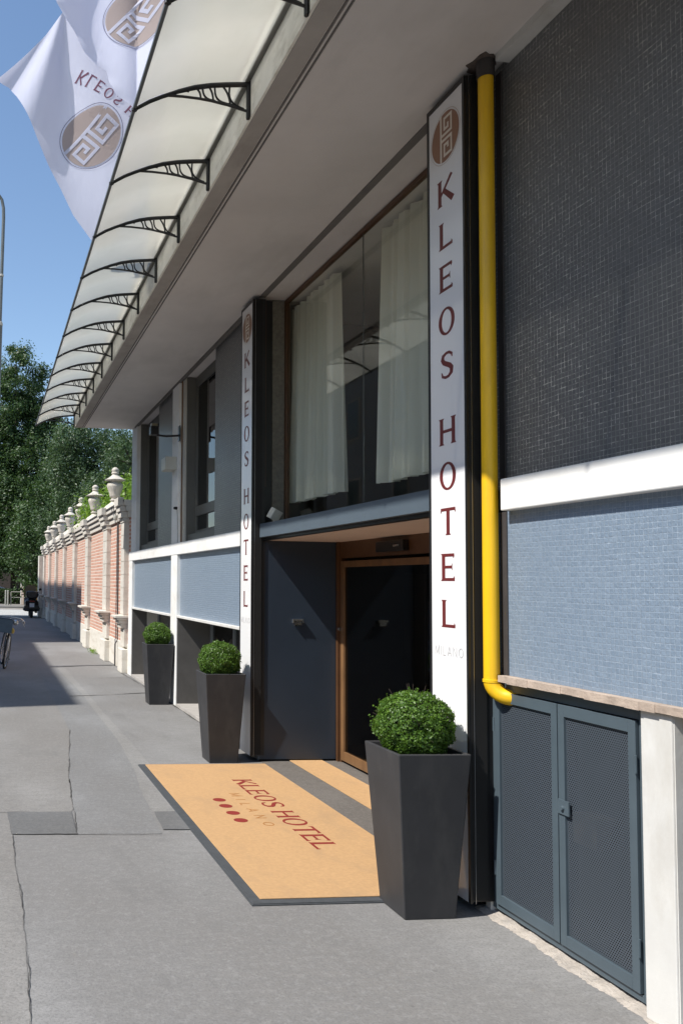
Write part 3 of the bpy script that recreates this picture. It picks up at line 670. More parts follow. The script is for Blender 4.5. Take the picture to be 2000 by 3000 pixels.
# ------------------------------------------------------------------ glass awning
A = thing('awning', 'long awning of milky curved sheets on black scrolled brackets along the roof edge', 'awning', (1.585, 9.9, 4.7))
YB = [3.05 + .978 * i for i in range(-6, 14)]
XA = [(1.585, 4.932), (1.50, 4.925), (1.42, 4.917), (1.334, 4.906), (1.228, 4.884), (1.122, 4.850), (1.017, 4.807), (.939, 4.770), (.845, 4.712)]
def prof(t):
    f = t * (len(XA) - 1); i = min(int(f), len(XA) - 2); k = f - i
    return XA[i][0] + (XA[i + 1][0] - XA[i][0]) * k, XA[i][1] + (XA[i + 1][1] - XA[i][1]) * k
LOW = [(1.585, 4.745), (1.442, 4.780), (1.335, 4.799), (1.255, 4.808), (1.149, 4.813), (1.06, 4.812)]
def bracket():
    mb = MB(); r = .009
    top = [(x, 0, z - .010) for x, z in XA]
    mb.tube(top, [.016] * 5 + [.014, .013, .013, .012], 8)
    mb.tube([(x, 0, z - .004) for x, z in LOW], .0085, 8)
    mb.tube([(1.572, 0, 4.70), (1.572, 0, 4.93)], .014, 8)
    mb.lathe([(0, -.004), (.012, 0), (.012, .02), (0, .024)], 10, (1.572, 0, 4.695), 'Z')
    mb.box(1.575, 1.5825, -.02, .02, 4.70, 4.95)
    # leaf-like curved ribs
    def rib(x0, z0, x1, z1, bend, rr=.0065):
        pts = []
        for k in range(9):
            t = k / 8; x = x0 + (x1 - x0) * t; z = z0 + (z1 - z0) * t
            nx, nz = -(z1 - z0), (x1 - x0); L = math.hypot(nx, nz)
            b = bend * math.sin(PI * t); pts.append((x + nx / L * b, 0, z + nz / L * b))
        mb.tube(pts, rr, 6)
    rib(1.452, 4.905, 1.545, 4.758, -.045)
    rib(1.405, 4.900, 1.455, 4.785, .010)
    rib(1.455, 4.785, 1.52, 4.765, -.004)
    rib(1.355, 4.893, 1.45, 4.783, -.040)
    rib(1.315, 4.890, 1.345, 4.800, .008)
    rib(1.275, 4.883, 1.36, 4.797, -.032)
    rib(1.235, 4.873, 1.265, 4.808, .008)
    rib(1.10, 4.828, 1.19, 4.845, .010)
    mb.lathe([(0, -.012), (.013, -.008), (.013, .008), (0, .012)], 10, (.838, 0, 4.700), 'Z')
    mb.tube([(.845, 0, 4.706), (.85, 0, 4.69)], .012, 8)
    return mb
b0 = None
for i, y in enumerate(YB):
    if b0 is None:
        b0 = bracket(); b0.v = [(vx, vy + y, vz) for vx, vy, vz in b0.v]; b0 = b0.build('bracket', 'black', A, smooth=True); yb0 = y
    else:
        c = b0.copy(); COL.objects.link(c); c.parent = A; c.location = (0, y - yb0, 0)
for i in range(len(YB) - 1):
    y0, y1 = YB[i] + .006, YB[i + 1] - .006; mb = MB(); n = 18; o = []
    for k in range(n + 1):
        x, z = prof(k / n)
        for (yy, dz) in ((y0, 0), (y1, 0)): o.append((x, yy, z + .004))
    fs = [(2 * k, 2 * k + 1, 2 * k + 3, 2 * k + 2) for k in range(n)]
    mb.add(o, fs)
    ob = mb.build('roof_sheet', 'poly', A, smooth=True)
    sm = ob.modifiers.new('solid', 'SOLIDIFY'); sm.thickness = .004; sm.offset = 1
MB().box(.833, .853, YB[0], YB[-1], 4.701, 4.722).build('front_rail', 'lamp_paint', A)
MB().box(1.545, 1.5825, YB[0], YB[-1], 4.938, 4.962).build('wall_rail', 'lamp_paint', A)

# ------------------------------------------------------------------ curtains
def curtain(y0, y1, z0, z1, x, folds, label, fl=1.0):
    mb = MB(); n = 120; rows = 14
    for j in range(rows + 1):
        t = j / rows; z = z1 + (z0 - z1) * t
        for i in range(n + 1):
            s = i / n; amp = .032 + .028 * t
            yy = y0 + (y1 - y0) * s; yy += (s - .5) * .10 * t * fl
            ph = s * folds * 2 * PI + .8 * math.sin(s * 5 + 1)
            xx = x + amp * (math.sin(ph) + .35 * math.sin(ph * 2.7 + 1 + t) + .3 * math.sin(ph * .37 + 2))
            mb.v.append((xx, yy + .01 * math.cos(ph), z + (.006 * math.sin(ph) if j == rows else 0)))
    for j in range(rows):
        for i in range(n): a = j * (n + 1) + i; mb.f.append((a, a + 1, a + n + 2, a + n + 1))
    o = mb.build('curtain', 'curtain', None, smooth=True)
    return tag(o, label, 'curtain', 'curtains behind the window above the entrance')
curtain(7.25, 8.40, 2.60, 4.64, 3.14, 8, 'left pale green voile curtain hanging behind the big window, farther from the downpipe')
curtain(4.95, 6.34, 2.58, 4.64, 3.14, 9, 'wider pale green voile curtain behind the big window, next to the near sign')

# ------------------------------------------------------------------ small fittings on the facade
Lm = thing('floodlight', 'small dark floodlight on a bracket arm fixed to the upper pillar', 'floodlight', (2.70, 11.72, 3.9))
MB().box(2.69, 2.704, 11.70, 11.80, 3.80, 4.02).build('wall_plate', 'black', Lm)
MB().tube([(2.69, 11.75, 3.88), (2.55, 11.95, 3.90), (2.44, 12.05, 3.93)], .016, 8).build('arm', 'black', Lm, smooth=True)
MB().box(2.33, 2.45, 12.0, 12.14, 3.93, 4.06).build('lamp_head', 'black', Lm, bevel=.01)
MB().box(2.345, 2.435, 12.02, 12.12, 4.06, 4.10).build('lamp_lens', 'khaki', Lm)
Bx = thing('junction_box', 'square off-white junction box on the upper pillar below the floodlight', 'box', (2.6, 12.1, 3.4))
MB().box(2.545, 2.704, 11.92, 12.22, 3.41, 3.60).build('box_body', 'plastic', Bx, bevel=.006)
MB().box(2.535, 2.545, 11.925, 12.215, 3.415, 3.595).build('box_lid', 'plastic', Bx, bevel=.003)
Cm = thing('dome_camera', 'tiny dark camera on the upper pillar with a thin cable below', 'camera', (2.69, 11.9, 2.83))
MB().lathe([(.001, -.03), (.018, -.025), (.022, 0), (.022, .03)], 12, (2.68, 11.87, 2.84), 'X').build('camera_body', 'black', Cm, smooth=True)
MB().tube([(2.70, 11.85, 2.82), (2.70, 11.82, 2.70), (2.702, 11.81, 2.5), (2.70, 11.80, 2.34)], .003, 5).build('cable', 'conc_dark', Cm)
Sp = thing('spotlight', 'small tilted white spotlight box on the ledge above the entrance', 'spotlight', (2.84, 8.1, 2.37))
q = MB().box(-.05, .05, -.045, .045, -.055, .055).build('spotlight_body', 'plastic', Sp, local=True, bevel=.006)
q.location = (.0, .0, .085); q.rotation_euler = (.35, .4, .3)
MB().box(-.012, .012, -.012, .012, 0, .06).build('stand', 'conc', Sp, local=True)
Nt = thing('notice_plate', 'tiny pale plate at the edge of the blue mosaic beside the farther sign', 'plate', (2.74, 8.6, 1.4))
MB().box(2.742, 2.7565, 8.56, 8.66, 1.30, 1.52).build('plate_panel', 'plastic', Nt)

# ------------------------------------------------------------------ planters and box balls
def make_planter(loc, label):
    t = thing('planter', label, 'planter', loc, 'tapered charcoal planters by the entrance')
    bo, to, h, w = .142, .202, .872, .022
    mb = MB()
    def ring(r, z): return [(-r, -r, z), (r, -r, z), (r, r, z), (-r, r, z)]
    vs = ring(bo, 0) + ring(to, h) + ring(to - w, h) + ring(to - w - .004, h - .06)
    fs = [(3, 2, 1, 0)]
    for a in (0, 4, 8):
        for i in range(4): fs.append((a + i, a + (i + 1) % 4, a + 4 + (i + 1) % 4, a + 4 + i))
    mb.add(vs, fs); mb.build('planter_body', 'planter', t, local=True, bevel=.006)
    sm = MB(); r = to - w - .004; n = 12
    for j in range(n + 1):
        for i in range(n + 1): sm.v.append((-r + 2 * r * i / n, -r + 2 * r * j / n, h - .045 + random.uniform(-.006, .012)))
    for j in range(n):
        for i in range(n): a = j * (n + 1) + i; sm.f.append((a, a + 1, a + n + 2, a + n + 1))
    sm.build('soil', 'soil', t, local=True)
    return t
def leaf_cloud(pts, nrm, size, aspect=.55, jitter=.9, fold=True):
    """numpy leaf quads at pts, loosely facing nrm; returns verts, faces arrays"""
    n = len(pts)
    d = nrm + rng.normal(0, jitter, (n, 3)); d /= np.linalg.norm(d, axis=1)[:, None] + 1e-9
    a = np.cross(d, rng.normal(0, 1, (n, 3))); a /= np.linalg.norm(a, axis=1)[:, None] + 1e-9
    b = np.cross(d, a); s = (size * rng.uniform(.6, 1.35, n))[:, None]
    v = np.stack([pts - a * s * .5, pts + b * s * .5 * aspect + d * s * .08, pts + a * s * .5, pts - b * s * .5 * aspect + d * s * .08], 1).reshape(-1, 3)
    return v, np.arange(n * 4).reshape(n, 4)
def np_mesh(name, V, F, mat, parent=None):
    me = bpy.data.meshes.new(name); nv, nf = len(V), len(F)
    me.vertices.add(nv); me.vertices.foreach_set('co', V.astype(np.float32).ravel())
    me.loops.add(nf * 4); me.loops.foreach_set('vertex_index', F.astype(np.int32).ravel())
    me.polygons.add(nf); me.polygons.foreach_set('loop_start', np.arange(0, nf * 4, 4, dtype=np.int32)); me.polygons.foreach_set('loop_total', np.full(nf, 4, dtype=np.int32))
    me.update(); me.validate(); me.materials.append(M[mat])
    o = bpy.data.objects.new(name, me); COL.objects.link(o); o.parent = parent; return o
def make_ball(loc, label, R=.205, sd=0., zs=.95):
    t = thing('boxwood_ball', label, 'box ball', loc, 'clipped boxwood balls in the planters')
    n = 20000
    d = rng.normal(0, 1, (n, 3)); d /= np.linalg.norm(d, axis=1)[:, None]
    bumps = .035 * np.sin(d[:, 0] * 3 + sd) * np.cos(d[:, 1] * 2.5 + sd * 2) + .03 * np.sin(d[:, 0] * 7 + 1 + sd) * np.sin(d[:, 1] * 6 + 2) + .03 * np.sin(d[:, 2] * 9 + d[:, 0] * 5) + .02 * np.sin(d[:, 1] * 17 + d[:, 2] * 13)
    r = R * (1 - .20 * rng.power(1.0, n) ** 2.2 + bumps + rng.normal(0, .018, n))
    # clumps: pull radius with cell noise
    cells = rng.normal(0, 1, (240, 3)); cells /= np.linalg.norm(cells, axis=1)[:, None]
    near = np.argmax(d @ cells.T, 1); off = rng.uniform(-.055, .04, 240); r *= (1 + off[near])
    edge = 1 - (np.max(d @ cells.T, 1)); r *= 1 - np.clip(edge * 2.2, 0, .09)
    p = d * r[:, None]; p[:, 2] *= zs; p[:, 2] = np.where(p[:, 2] < -.14, -.14 + rng.uniform(-.02, .01, n), p[:, 2])
    # a few stray shoots standing out of the clipped outline
    for _ in range(42):
        q = rng.normal(0, 1, 3); q[2] = abs(q[2]) - .2; q /= np.linalg.norm(q); tip = R * rng.uniform(1.03, 1.12)
        sh = q[None, :] * np.linspace(R * .93, tip, 7)[:, None] * np.array([1, 1, zs]) + rng.normal(0, .003, (7, 3))
        p = np.vstack([p, sh]); d = np.vstack([d, np.repeat(q[None, :], 7, 0)])
    v, f = leaf_cloud(p, d, .0150, .62, .75)
    np_mesh('foliage', v, f, 'box_leaf', t)
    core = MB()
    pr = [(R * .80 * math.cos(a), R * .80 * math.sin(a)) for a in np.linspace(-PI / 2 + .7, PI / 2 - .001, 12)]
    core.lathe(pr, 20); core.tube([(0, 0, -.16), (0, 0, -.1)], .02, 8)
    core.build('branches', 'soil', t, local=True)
    tw = MB()
    sp_ = []
    for i in range(18):
        a = rng.uniform(0, 2 * PI); e = rng.uniform(-.4, 1.4); dd = Vector((math.cos(a) * math.cos(e), math.sin(a) * math.cos(e), math.sin(e)))
        tp = dd * R * rng.uniform(1.02, 1.13) + Vector((0, 0, .006)); tw.tube([tuple(dd * R * .85), tuple(tp)], .0012, 4); sp_ += [tuple(dd * R * .98 + (tp - dd * R * .98) * k) for k in (0, .2, .4, .6, .8, 1)]
    tw.build('twigs', 'bark', t, local=True)
    return t
p1 = make_planter((2.362, 4.435, 0), 'large charcoal tapered planter in the foreground beside the near sign')
p2 = dup(p1, None, (2.335, 8.235, 0)); tag(p2, 'charcoal tapered planter at the far corner of the orange doormat')
p3 = dup(p1, None, (2.49, 12.10, 0)); tag(p3, 'farthest charcoal tapered planter, in front of the white pillar')
c1 = make_ball((2.352, 4.44, .985), 'large clipped green box ball in the foreground planter', .212, 0., .92)
c2 = make_ball((2.325, 8.24, .985), 'clipped green box ball in the planter at the corner of the mat', .205, 2., .96)
c3 = make_ball((2.48, 12.10, .985), 'farthest clipped green box ball, by the white pillar', .20, 4., .95)

# ------------------------------------------------------------------ doormats
Mt = thing('doormat', 'long orange doormat with maroon hotel lettering and dots on the pavement', 'doormat', (2.1, 6.3, 0))
MB().box(1.478, 2.715, 4.535, 8.02, .008, .0125).box(1.47, 2.7, 4.528, 8.02, .0, .0079).build('rubber_border', 'rubber', Mt, bevel=.002)
MB().box(1.535, 2.712, 4.590, 7.985, .0126, .0185).build('mat_surface', 'mat', Mt, bevel=.002)
for q in lay_text('KLEOS HOTEL', .172, lambda a, b, d: (2.192 + b, 7.335 - a, .0186 + d), total=1.93, gap=.14, space=.42, h=.0012): q.build('letter', 'mat_text', Mt)
for q in lay_text('MILANO', .078, lambda a, b, d: (2.025 + b, 6.86 - a, .0186 + d), total=.92, gap=1.15, thin=True, h=.001, w=.12): q.build('small_letter', 'mat_thin', Mt)
for y in (6.666, 6.483, 6.286, 6.09):
    MB().prism([(.052 * math.cos(2 * PI * k / 28), .053 * math.sin(2 * PI * k / 28)) for k in range(28)], lambda a, b, d: (1.889 + a, y + b, .0186 + d), .0012).build('dot', 'mat_text', Mt)
Mi = thing('inner_doormat', 'plain orange mat lying in the recess before the glass door', 'doormat', (3.2, 6.5, 0))
MB().box(3.025, 3.36, 4.80, 8.19, .0045, .0125).build('mat_surface', 'mat', Mi, bevel=.002)

# ------------------------------------------------------------------ brick garden wall and urns
B = thing('brick_wall', 'tall red brick garden wall with white stone pilasters and cornice beyond the hotel', 'wall', (2.85, 28, 0))
def B_(name, mb, mat, **k): return mb.build(name, mat, B, **k)
B_('brick_face', MB().box(2.725, 3.1, 16.0, 41.0, .56, 3.02), 'brick')
B_('plinth', MB().box(2.715, 3.12, 15.99, 41.0, 0, .56), 'plinth', bevel=.01)
B_('cornice', MB().box(2.68, 3.12, 15.99, 41.2, 3.02, 3.14).box(2.64, 3.14, 15.99, 41.2, 3.14, 3.25).box(2.60, 3.16, 15.99, 41.2, 3.25, 3.36), 'stone', bevel=.008)
B_('cornice_gutter', MB().box(2.585, 2.6, 16.0, 18.5, 3.33, 3.365).box(2.585, 2.6, 19.2, 22.1, 3.33, 3.365), 'pipe_dark')
PY_ = [18.84, 22.42, 25.85, 29.35, 32.85, 36.4, 39.9]
def pilaster(yc, w=.31):
    p = MB()
    z = 1.13
    while z < 2.9:
        z2 = min(z + .258, 2.93); p.box(2.63, 2.73, yc - w, yc + w, z + .006, z2 - .006); z = z2
    p.box(2.637, 2.73, yc - w + .006, yc + w - .006, 1.10, 2.93)
    o = B_('pilaster', p, 'stone')
    B_('capital', MB().box(2.615, 2.73, yc - w - .03, yc + w + .03, 2.93, 2.97).box(2.60, 2.73, yc - w - .01, yc + w + .01, 2.97, 3.02)
       .box(2.56, 2.68, yc - w - .02, yc + w + .02, 3.02, 3.14).box(2.53, 2.64, yc - w - .04, yc + w + .04, 3.14, 3.25).box(2.49, 2.60, yc - w - .06, yc + w + .06, 3.25, 3.41), 'stone', bevel=.008)
    B_('console', MB().box(2.46, 2.73, yc - w - .06, yc + w + .06, 1.06, 1.11).box(2.50, 2.73, yc - w - .03, yc + w + .03, 1.02, 1.06).box(2.54, 2.73, yc - w, yc + w, .95, 1.02).box(2.58, 2.73, yc - w + .02, yc + w - .02, .86, .95), 'stone', bevel=.01)
    B_('pedestal', MB().box(2.645, 2.73, yc - w, yc + w, .50, .86).box(2.60, 2.73, yc - w - .05, yc + w + .05, 0, .46), 'plinth', bevel=.012)
for y in PY_: pilaster(y)
pilaster(16.32, .2)
B_('end_pier', MB().box(2.5, 3.2, 41.2, 42.0, 0, 3.0), 'stone')
MB().tube([(2.585, 17.35, 3.33), (2.70, 17.35, 3.0), (2.715, 17.35, .55), (2.66, 17.3, .48), (2.66, 17.3, .02)], .016, 6).build('wall_cable', 'pipe_dark', B)
MB().lathe([(.001, -.05), (.03, -.045), (.045, -.02), (.045, .05), (.001, .055)], 12, (2.60, 17.1, 3.08)).build('wall_lamp', 'plastic', B, smooth=True)
URN = [(.285, 0), (.295, .03), (.27, .06), (.25, .075), (.245, .10), (.20, .145), (.135, .19), (.095, .225), (.085, .25), (.115, .262), (.12, .28), (.09, .295), (.085, .32), (.105, .335), (.12, .35),
       (.125, .38), (.13, .42), (.16, .50), (.185, .57), (.19, .61), (.175, .65), (.145, .675), (.14, .69), (.15, .70), (.235, .725), (.24, .74), (.21, .755), (.15, .79), (.10, .825), (.075, .85), (.07, .87), (.09, .885), (.092, .90), (.075, .915),
       (.078, .935), (.088, .96), (.082, .985), (.055, 1.01), (.03, 1.03), (0.001, 1.035)]
def flute(z, a):
    if z < .09: return .035 * math.cos(a * 10)
    if .36 < z < .62: return .012 * math.cos(a * 16)
    if z > .91: return .05 * math.cos(a * 6 + z * 30)
    return 0
u0 = None
URNL = ['largest stone lidded urn on the brick wall, nearest the hotel', 'second stone lidded urn along the brick wall, with bright leaves on both sides',
        'stone lidded urn on the brick wall half hidden by bright green leaves', 'stone lidded urn on the brick wall just beyond the leafy one', 'fifth stone lidded urn along the brick wall, in front of dark foliage',
        'sixth stone lidded urn along the brick wall', 'farthest stone lidded urn at the end of the brick wall']
for i, y in enumerate(PY_):
    if u0 is None:
        u0 = thing('garden_urn', URNL[0], 'urn', (2.86, y + .1, 3.36), 'stone urns along the brick wall')
        MB().lathe([(r, z) for r, z in URN if z < .34], 40, flute=flute).build('urn_base', 'urn', u0, smooth=True, local=True)
        MB().lathe([(r, z) for r, z in URN if .33 < z < .70], 40, flute=flute).build('urn_bowl', 'urn', u0, smooth=True, local=True)
        MB().lathe([(r, z) for r, z in URN if z > .685], 40, flute=flute).build('urn_lid', 'urn', u0, smooth=True, local=True)
    else:
        c = dup(u0, None, (2.86, y + .1, 3.36)); c.rotation_euler = (0, 0, i * .7); c['label'] = URNL[i]

# ------------------------------------------------------------------ vegetation
def blob_points(n, blobs, surf_=.35):
    W = np.array([b[3] * b[4] * b[5] for b in blobs]) ** .67; W /= W.sum()
    idx = rng.choice(len(blobs), n, p=W); bl = np.array(blobs)[idx]
    d = rng.normal(0, 1, (n, 3)); d /= np.linalg.norm(d, axis=1)[:, None]
    rr = rng.uniform(0, 1, n) ** surf_
    return bl[:, :3] + d * rr[:, None] * bl[:, 3:6], d
def make_tree(name, label, cat, loc, height, crown, nleaf, leaf, mat, group=None, trunk_r=.25, clumps=240, droop=.0, loose=.16, spread=1.0):
    """crown: list of ellipsoids (x,y,z,rx,ry,rz) relative to loc"""
    t = thing(name, label, cat, loc, group)
    cp, cd = blob_points(clumps, crown, .28)
    cr = rng.uniform(.25, .75, clumps) * spread
    idx = rng.integers(0, clumps, nleaf)
    off = rng.normal(0, 1, (nleaf, 3)) * cr[idx][:, None] * np.array([.62, .62, .45])
    p = cp[idx] + off; p[:, 2] -= droop * np.abs(rng.normal(0, 1, nleaf)) * cr[idx]
    nr = off / (np.linalg.norm(off, axis=1)[:, None] + 1e-6) + np.array([0, 0, .5])
    v, f = leaf_cloud(p, nr, leaf, .45, .6)
    np_mesh('crown', v, f, mat, t)
    tr = MB(); tr.tube([(0, 0, -.1), (.05, 0, height * .25), (-.05, .05, height * .5), (0, 0, height * .85)], [trunk_r * 1.2, trunk_r, trunk_r * .7, trunk_r * .2], 10)
    for k in range(16):
        c = cp[rng.integers(0, clumps)]; z0 = height * rng.uniform(.25, .65)
        m_ = (c[0] * .45, c[1] * .45, (z0 + c[2]) / 2 + .3)
        tr.tube([(0, 0, z0), m_, tuple(c)], [trunk_r * .45, trunk_r * .25, .03], 6)
    tr.build('trunk', 'bark', t, smooth=True, local=True)
    return t
TG = 'trees at the end of the street'
make_tree('street_tree', 'tall dense tree on the far left with its top against the blue sky', 'tree', (1.95, 63.5, 0), 15.5,
          [(-.2, 0, 15.6, 2.5, 2.2, 4.3), (-2.4, 0, 11.7, 2.6, 2.2, 4.), (1.6, .5, 12.4, 2.0, 2, 4.9), (-1.1, 0, 7.7, 3.4, 2.4, 3.5), (-.9, -1.5, 5.1, 3.0, 1.8, 2.4)], 120000, .21, 'tree_leaf_a', TG, .24, 420, .3, spread=1.0)
make_tree('street_tree', 'dark drooping tree behind the tall one, left of the brick wall', 'tree', (2.4, 62, 0), 12,
          [(1.2, 0, 9.5, 3., 2.2, 4.), (-.5, 0, 6., 3.6, 2.4, 3.4), (2.2, -1, 5.2, 2.8, 2., 3.0)], 60000, .2, 'tree_leaf_a', TG, .35, 320, .5)
make_tree('street_tree', 'grey-green feathery tree rising behind the far half of the brick wall', 'tree', (6.6, 47, 0), 11,
          [(-.6, 0, 8.0, 2.6, 2.4, 3.2), (-1.6, -1, 5.5, 2.4, 2.2, 3.2), (1.6, 0, 7.4, 3.2, 2.4, 3.4), (-2.2, 0, 9.2, 1.6, 1.8, 1.9), (0, -1, 4, 3, 2, 2.2)], 95000, .15, 'tree_leaf_b', TG, .3, 420, .5)
make_tree('street_tree', 'grey-green tree filling the gap under the roof slab beside the hotel', 'tree', (7.6, 36, 0), 9.5,
          [(-.8, 0, 6.6, 2.4, 2.2, 3.0), (1.6, 0, 6.8, 2.4, 2.2, 3.0), (-2.2, 0, 4.6, 1.8, 1.8, 2.0)], 60000, .12, 'tree_leaf_b', TG, .25, 330, .4, spread=.8)
make_tree('street_tree', 'low dark tree trailing over the far end of the brick wall', 'tree', (4.8, 55, 0), 9,
          [(-1.6, 0, 4.2, 2.2, 2, 3.0), (-.6, 0, 6.4, 2.4, 2, 2.6), (1.6, 0, 4.8, 3, 2, 3.2)], 45000, .2, 'tree_leaf_a', TG, .25, 260, .5)
make_tree('street_tree', 'dark tree standing behind the railing at the left edge', 'tree', (-3.2, 64, 0), 12,
          [(0, 0, 8, 3.5, 2.5, 5), (2.5, 0, 4.2, 3.0, 2, 2.4)], 40000, .24, 'tree_leaf_a', TG, .4, 240, .5)
# leafy climbers looking over the wall
VG = 'bright shrubs behind the brick wall'
def shrub(loc, crown, n, label):
    return make_tree('garden_shrub', label, 'shrub', loc, 3.4, crown, n, .085, 'tree_leaf_c', VG, .06, 60, .0, spread=.45)
shrub((3.75, 19.2, 0), [(0, 0, 3.9, .5, .9, .75), (.2, -1.2, 4.1, .5, .8, .7)], 4200, 'bright green shrub rising behind the largest urn')
shrub((3.55, 22.4, 0), [(-.1, 0, 3.8, .45, .9, .65), (0, -1.4, 3.7, .4, .8, .7)], 3800, 'bright green shrub between the two nearest urns')
shrub((3.35, 25.4, 0), [(-.2, 0, 3.8, .45, 1.0, .62), (-.1, -1.2, 3.6, .4, .8, .6)], 3800, 'bright green shrub around the third urn')
Wd = thing('weed_tuft', 'small tuft of green weeds at the foot of the brick wall', 'weed', (2.62, 20.6, 0))
wp = rng.normal(0, 1, (160, 3)) * np.array([.05, .22, .03]) + np.array([0, 0, .05]); v, f = leaf_cloud(wp, np.array([0, 0, 1.]), .05, .3, .8); np_mesh('leaves', v, f, 'tree_leaf_c', Wd)
Hd = thing('clipped_hedge', 'dark low hedge behind the metal railing across the road', 'hedge', (-2, 61.5, 0))
hp_ = np.stack([rng.uniform(-9, 6.5, 26000), rng.uniform(-.5, .6, 26000), rng.uniform(0, 1.15, 26000)], 1)
v, f = leaf_cloud(hp_, np.array([0, -.7, .5]), .13, .5, .8); np_mesh('foliage', v, f, 'tree_leaf_a', Hd)
MB().box(-8.9, 6.4, -.3, .4, 0, 1.0).build('stems', 'soil', Hd, local=True)
bk = tag(None or MB().box(-30, 40, 88, 90, 0, 5).build('garden_boundary', 'bark'), 'long dim boundary wall far behind the trees', 'wall')

# ------------------------------------------------------------------ flags
def flag(label, Y, Lc, Rc, fold_fn, emb_c, emb_r, emb_ang, text=None):
    t = thing('hotel_flag', label, 'flag', (emb_c[0], Y, 8.2), 'hotel flags above the awning')
    def lerp(C, s):
        f = s * (len(C) - 1); i = min(int(f), len(C) - 2); k = f - i
        return (C[i][0] + (C[i + 1][0] - C[i][0]) * k, C[i][1] + (C[i + 1][1] - C[i][1]) * k)
    n, m = 90, 70; mb = MB()
    for j in range(n + 1):
        a, b = lerp(Lc, j / n), lerp(Rc, j / n)
        for i in range(m + 1):
            s = i / m; x = a[0] + (b[0] - a[0]) * s; z = a[1] + (b[1] - a[1]) * s
            mb.v.append((x, fold_fn(x, z), z))
    for j in range(n):
        for i in range(m): a = j * (m + 1) + i; mb.f.append((a, a + 1, a + m + 2, a + m + 1))
    mb.build('flag_cloth', 'flag', t, smooth=True)
    ca, sa = math.cos(emb_ang), math.sin(emb_ang)
    def fn(a, b, d):
        x = emb_c[0] + a * ca - b * sa; z = emb_c[1] + a * sa + b * ca
        return (x, fold_fn(x, z) - .003 - d * 3, z)
    dsc, rg, ky = emblem_meshes(fn, emb_r)
    e = dsc.build('emblem', 'flag_brown', t); rg.build('emblem_ring', 'flag_ring', e); ky.build('emblem_key', 'flag', e)
    if text:
        o, ex, ey, h, tot, word = text
        for q in lay_text(word, h, lambda a, b, d: (o[0] + ex[0] * a + ey[0] * b, fold_fn(o[0] + ex[0] * a + ey[0] * b, o[1] + ex[1] * a + ey[1] * b) - .004 - d, o[1] + ex[1] * a + ey[1] * b), total=tot, gap=.35, space=.5, h=.001): q.build('letter', 'flag_text', t)
    return t
def f1(x, z):
    # soft folds radiating from the pinched upper corner near (.62, 7.33)
    dx, dz = x - .62, z - 7.40; a = math.atan2(dx, -dz); r = math.hypot(dx, dz)
    y = 8.0 + min(r, 1.2) * .10 * math.sin(a * 9 + 1.0) * math.exp(-(r * .9) ** 2 * .5) + .06 * math.sin(x * 3.2 + z * 1.1)
    l = (x - .62) + (z - 6.1) * .55     # far side band turned to the sun
    if l > .42: y -= (l - .42) * .3
    return y
def f2(x, z):
    y = 7.3 + .05 * math.sin(x * 9 + .4) + .03 * math.sin(z * 5 + x * 4)
    if x > 1.235: y -= (x - 1.235) * 1.6
    e = x - (.45 + (7.0 - z) * .62)
    if 0 <= e < .2: y += .012 * math.sin(z * 26) * (1 - e / .2)
    return y
fl1 = flag('pale hotel flag with round emblem and reversed lettering, lower of the two', 8.0,
     [(.005, 6.74), (.0, 6.70), (.10, 6.66), (.175, 6.548), (.30, 6.30), (.385, 6.115), (.51, 5.86), (.629, 5.65), (.76, 5.38), (.925, 5.153), (1.0, 5.06)],
     [(.640, 7.36), (.80, 7.28), (1.1, 7.2), (1.4, 7.0), (1.55, 6.8), (1.6, 6.6), (1.6, 6.3), (1.55, 6.0), (1.45, 5.7), (1.3, 5.4), (1.15, 5.1)], f1,
     (.912, 6.134), .300, -PI / 4, ((.805, 6.765), (.785, -.62), (-.62, -.785), .098, 1.12, 'KLEOS HOTEL'))
fl2 = flag('pale hotel flag with a large emblem cut off by the top of the picture', 7.3,
     [(.30, 7.5), (.45, 7.06), (.50, 6.93), (.577, 6.834), (.689, 6.683), (.804, 6.514), (.90, 6.43), (.966, 6.386), (.995, 6.27), (1.07, 6.14), (1.22, 6.03)],
     [(1.9, 8.2), (1.8, 7.9), (1.78, 7.6), (1.75, 7.4), (1.75, 7.2), (1.7, 7.0), (1.7, 6.8), (1.65, 6.6), (1.6, 6.4), (1.5, 6.2), (1.4, 6.0)], f2,
     (1.215, 6.875), .285, -PI / 4)
for (fy, yy, zz) in ((fl1, 8.1, 8.3), (fl2, 7.35, 9.1)):
    MB().tube([(2.95, yy, 5.6), (.9, yy, zz)], .022, 10).lathe([(.001, -.03), (.03, 0), (.001, .03)], 10, (.88, yy, zz + .02)).build('flagpole', 'white', fy, smooth=True)

# ------------------------------------------------------------------ lamp post
Lp = thing('lamp_post', 'slim grey street lamp with a curved arm against the sky at the left edge', 'street lamp', (.155, 17, 0))
MB().tube([(.045, 17, 0), (.13, 17, 7.0)], [.07, .055], 14).build('pole', 'lamp_paint', Lp, smooth=True)
MB().tube([(.13, 17, 7.0), (.157, 17, 9.25), (.150, 17, 9.45), (.115, 17, 9.62), (.04, 17, 9.74), (-.5, 17, 9.82), (-1.1, 17, 9.84)], [.036, .034, .033, .032, .032, .03, .03], 12).build('arm', 'lamp_paint', Lp, smooth=True)
MB().lathe([(.056, 6.97), (.062, 6.99), (.05, 7.05), (.037, 7.06)], 14, (.13, 17, 0)).lathe([(.035, 8.0), (.045, 8.01), (.045, 8.04), (.035, 8.05)], 14, (.142, 17, 0)).build('collar', 'galv', Lp, smooth=True)
MB().box(-1.75, -1.1, 16.88, 17.12, 9.78, 9.88).build('lantern', 'lamp_paint', Lp, bevel=.02)

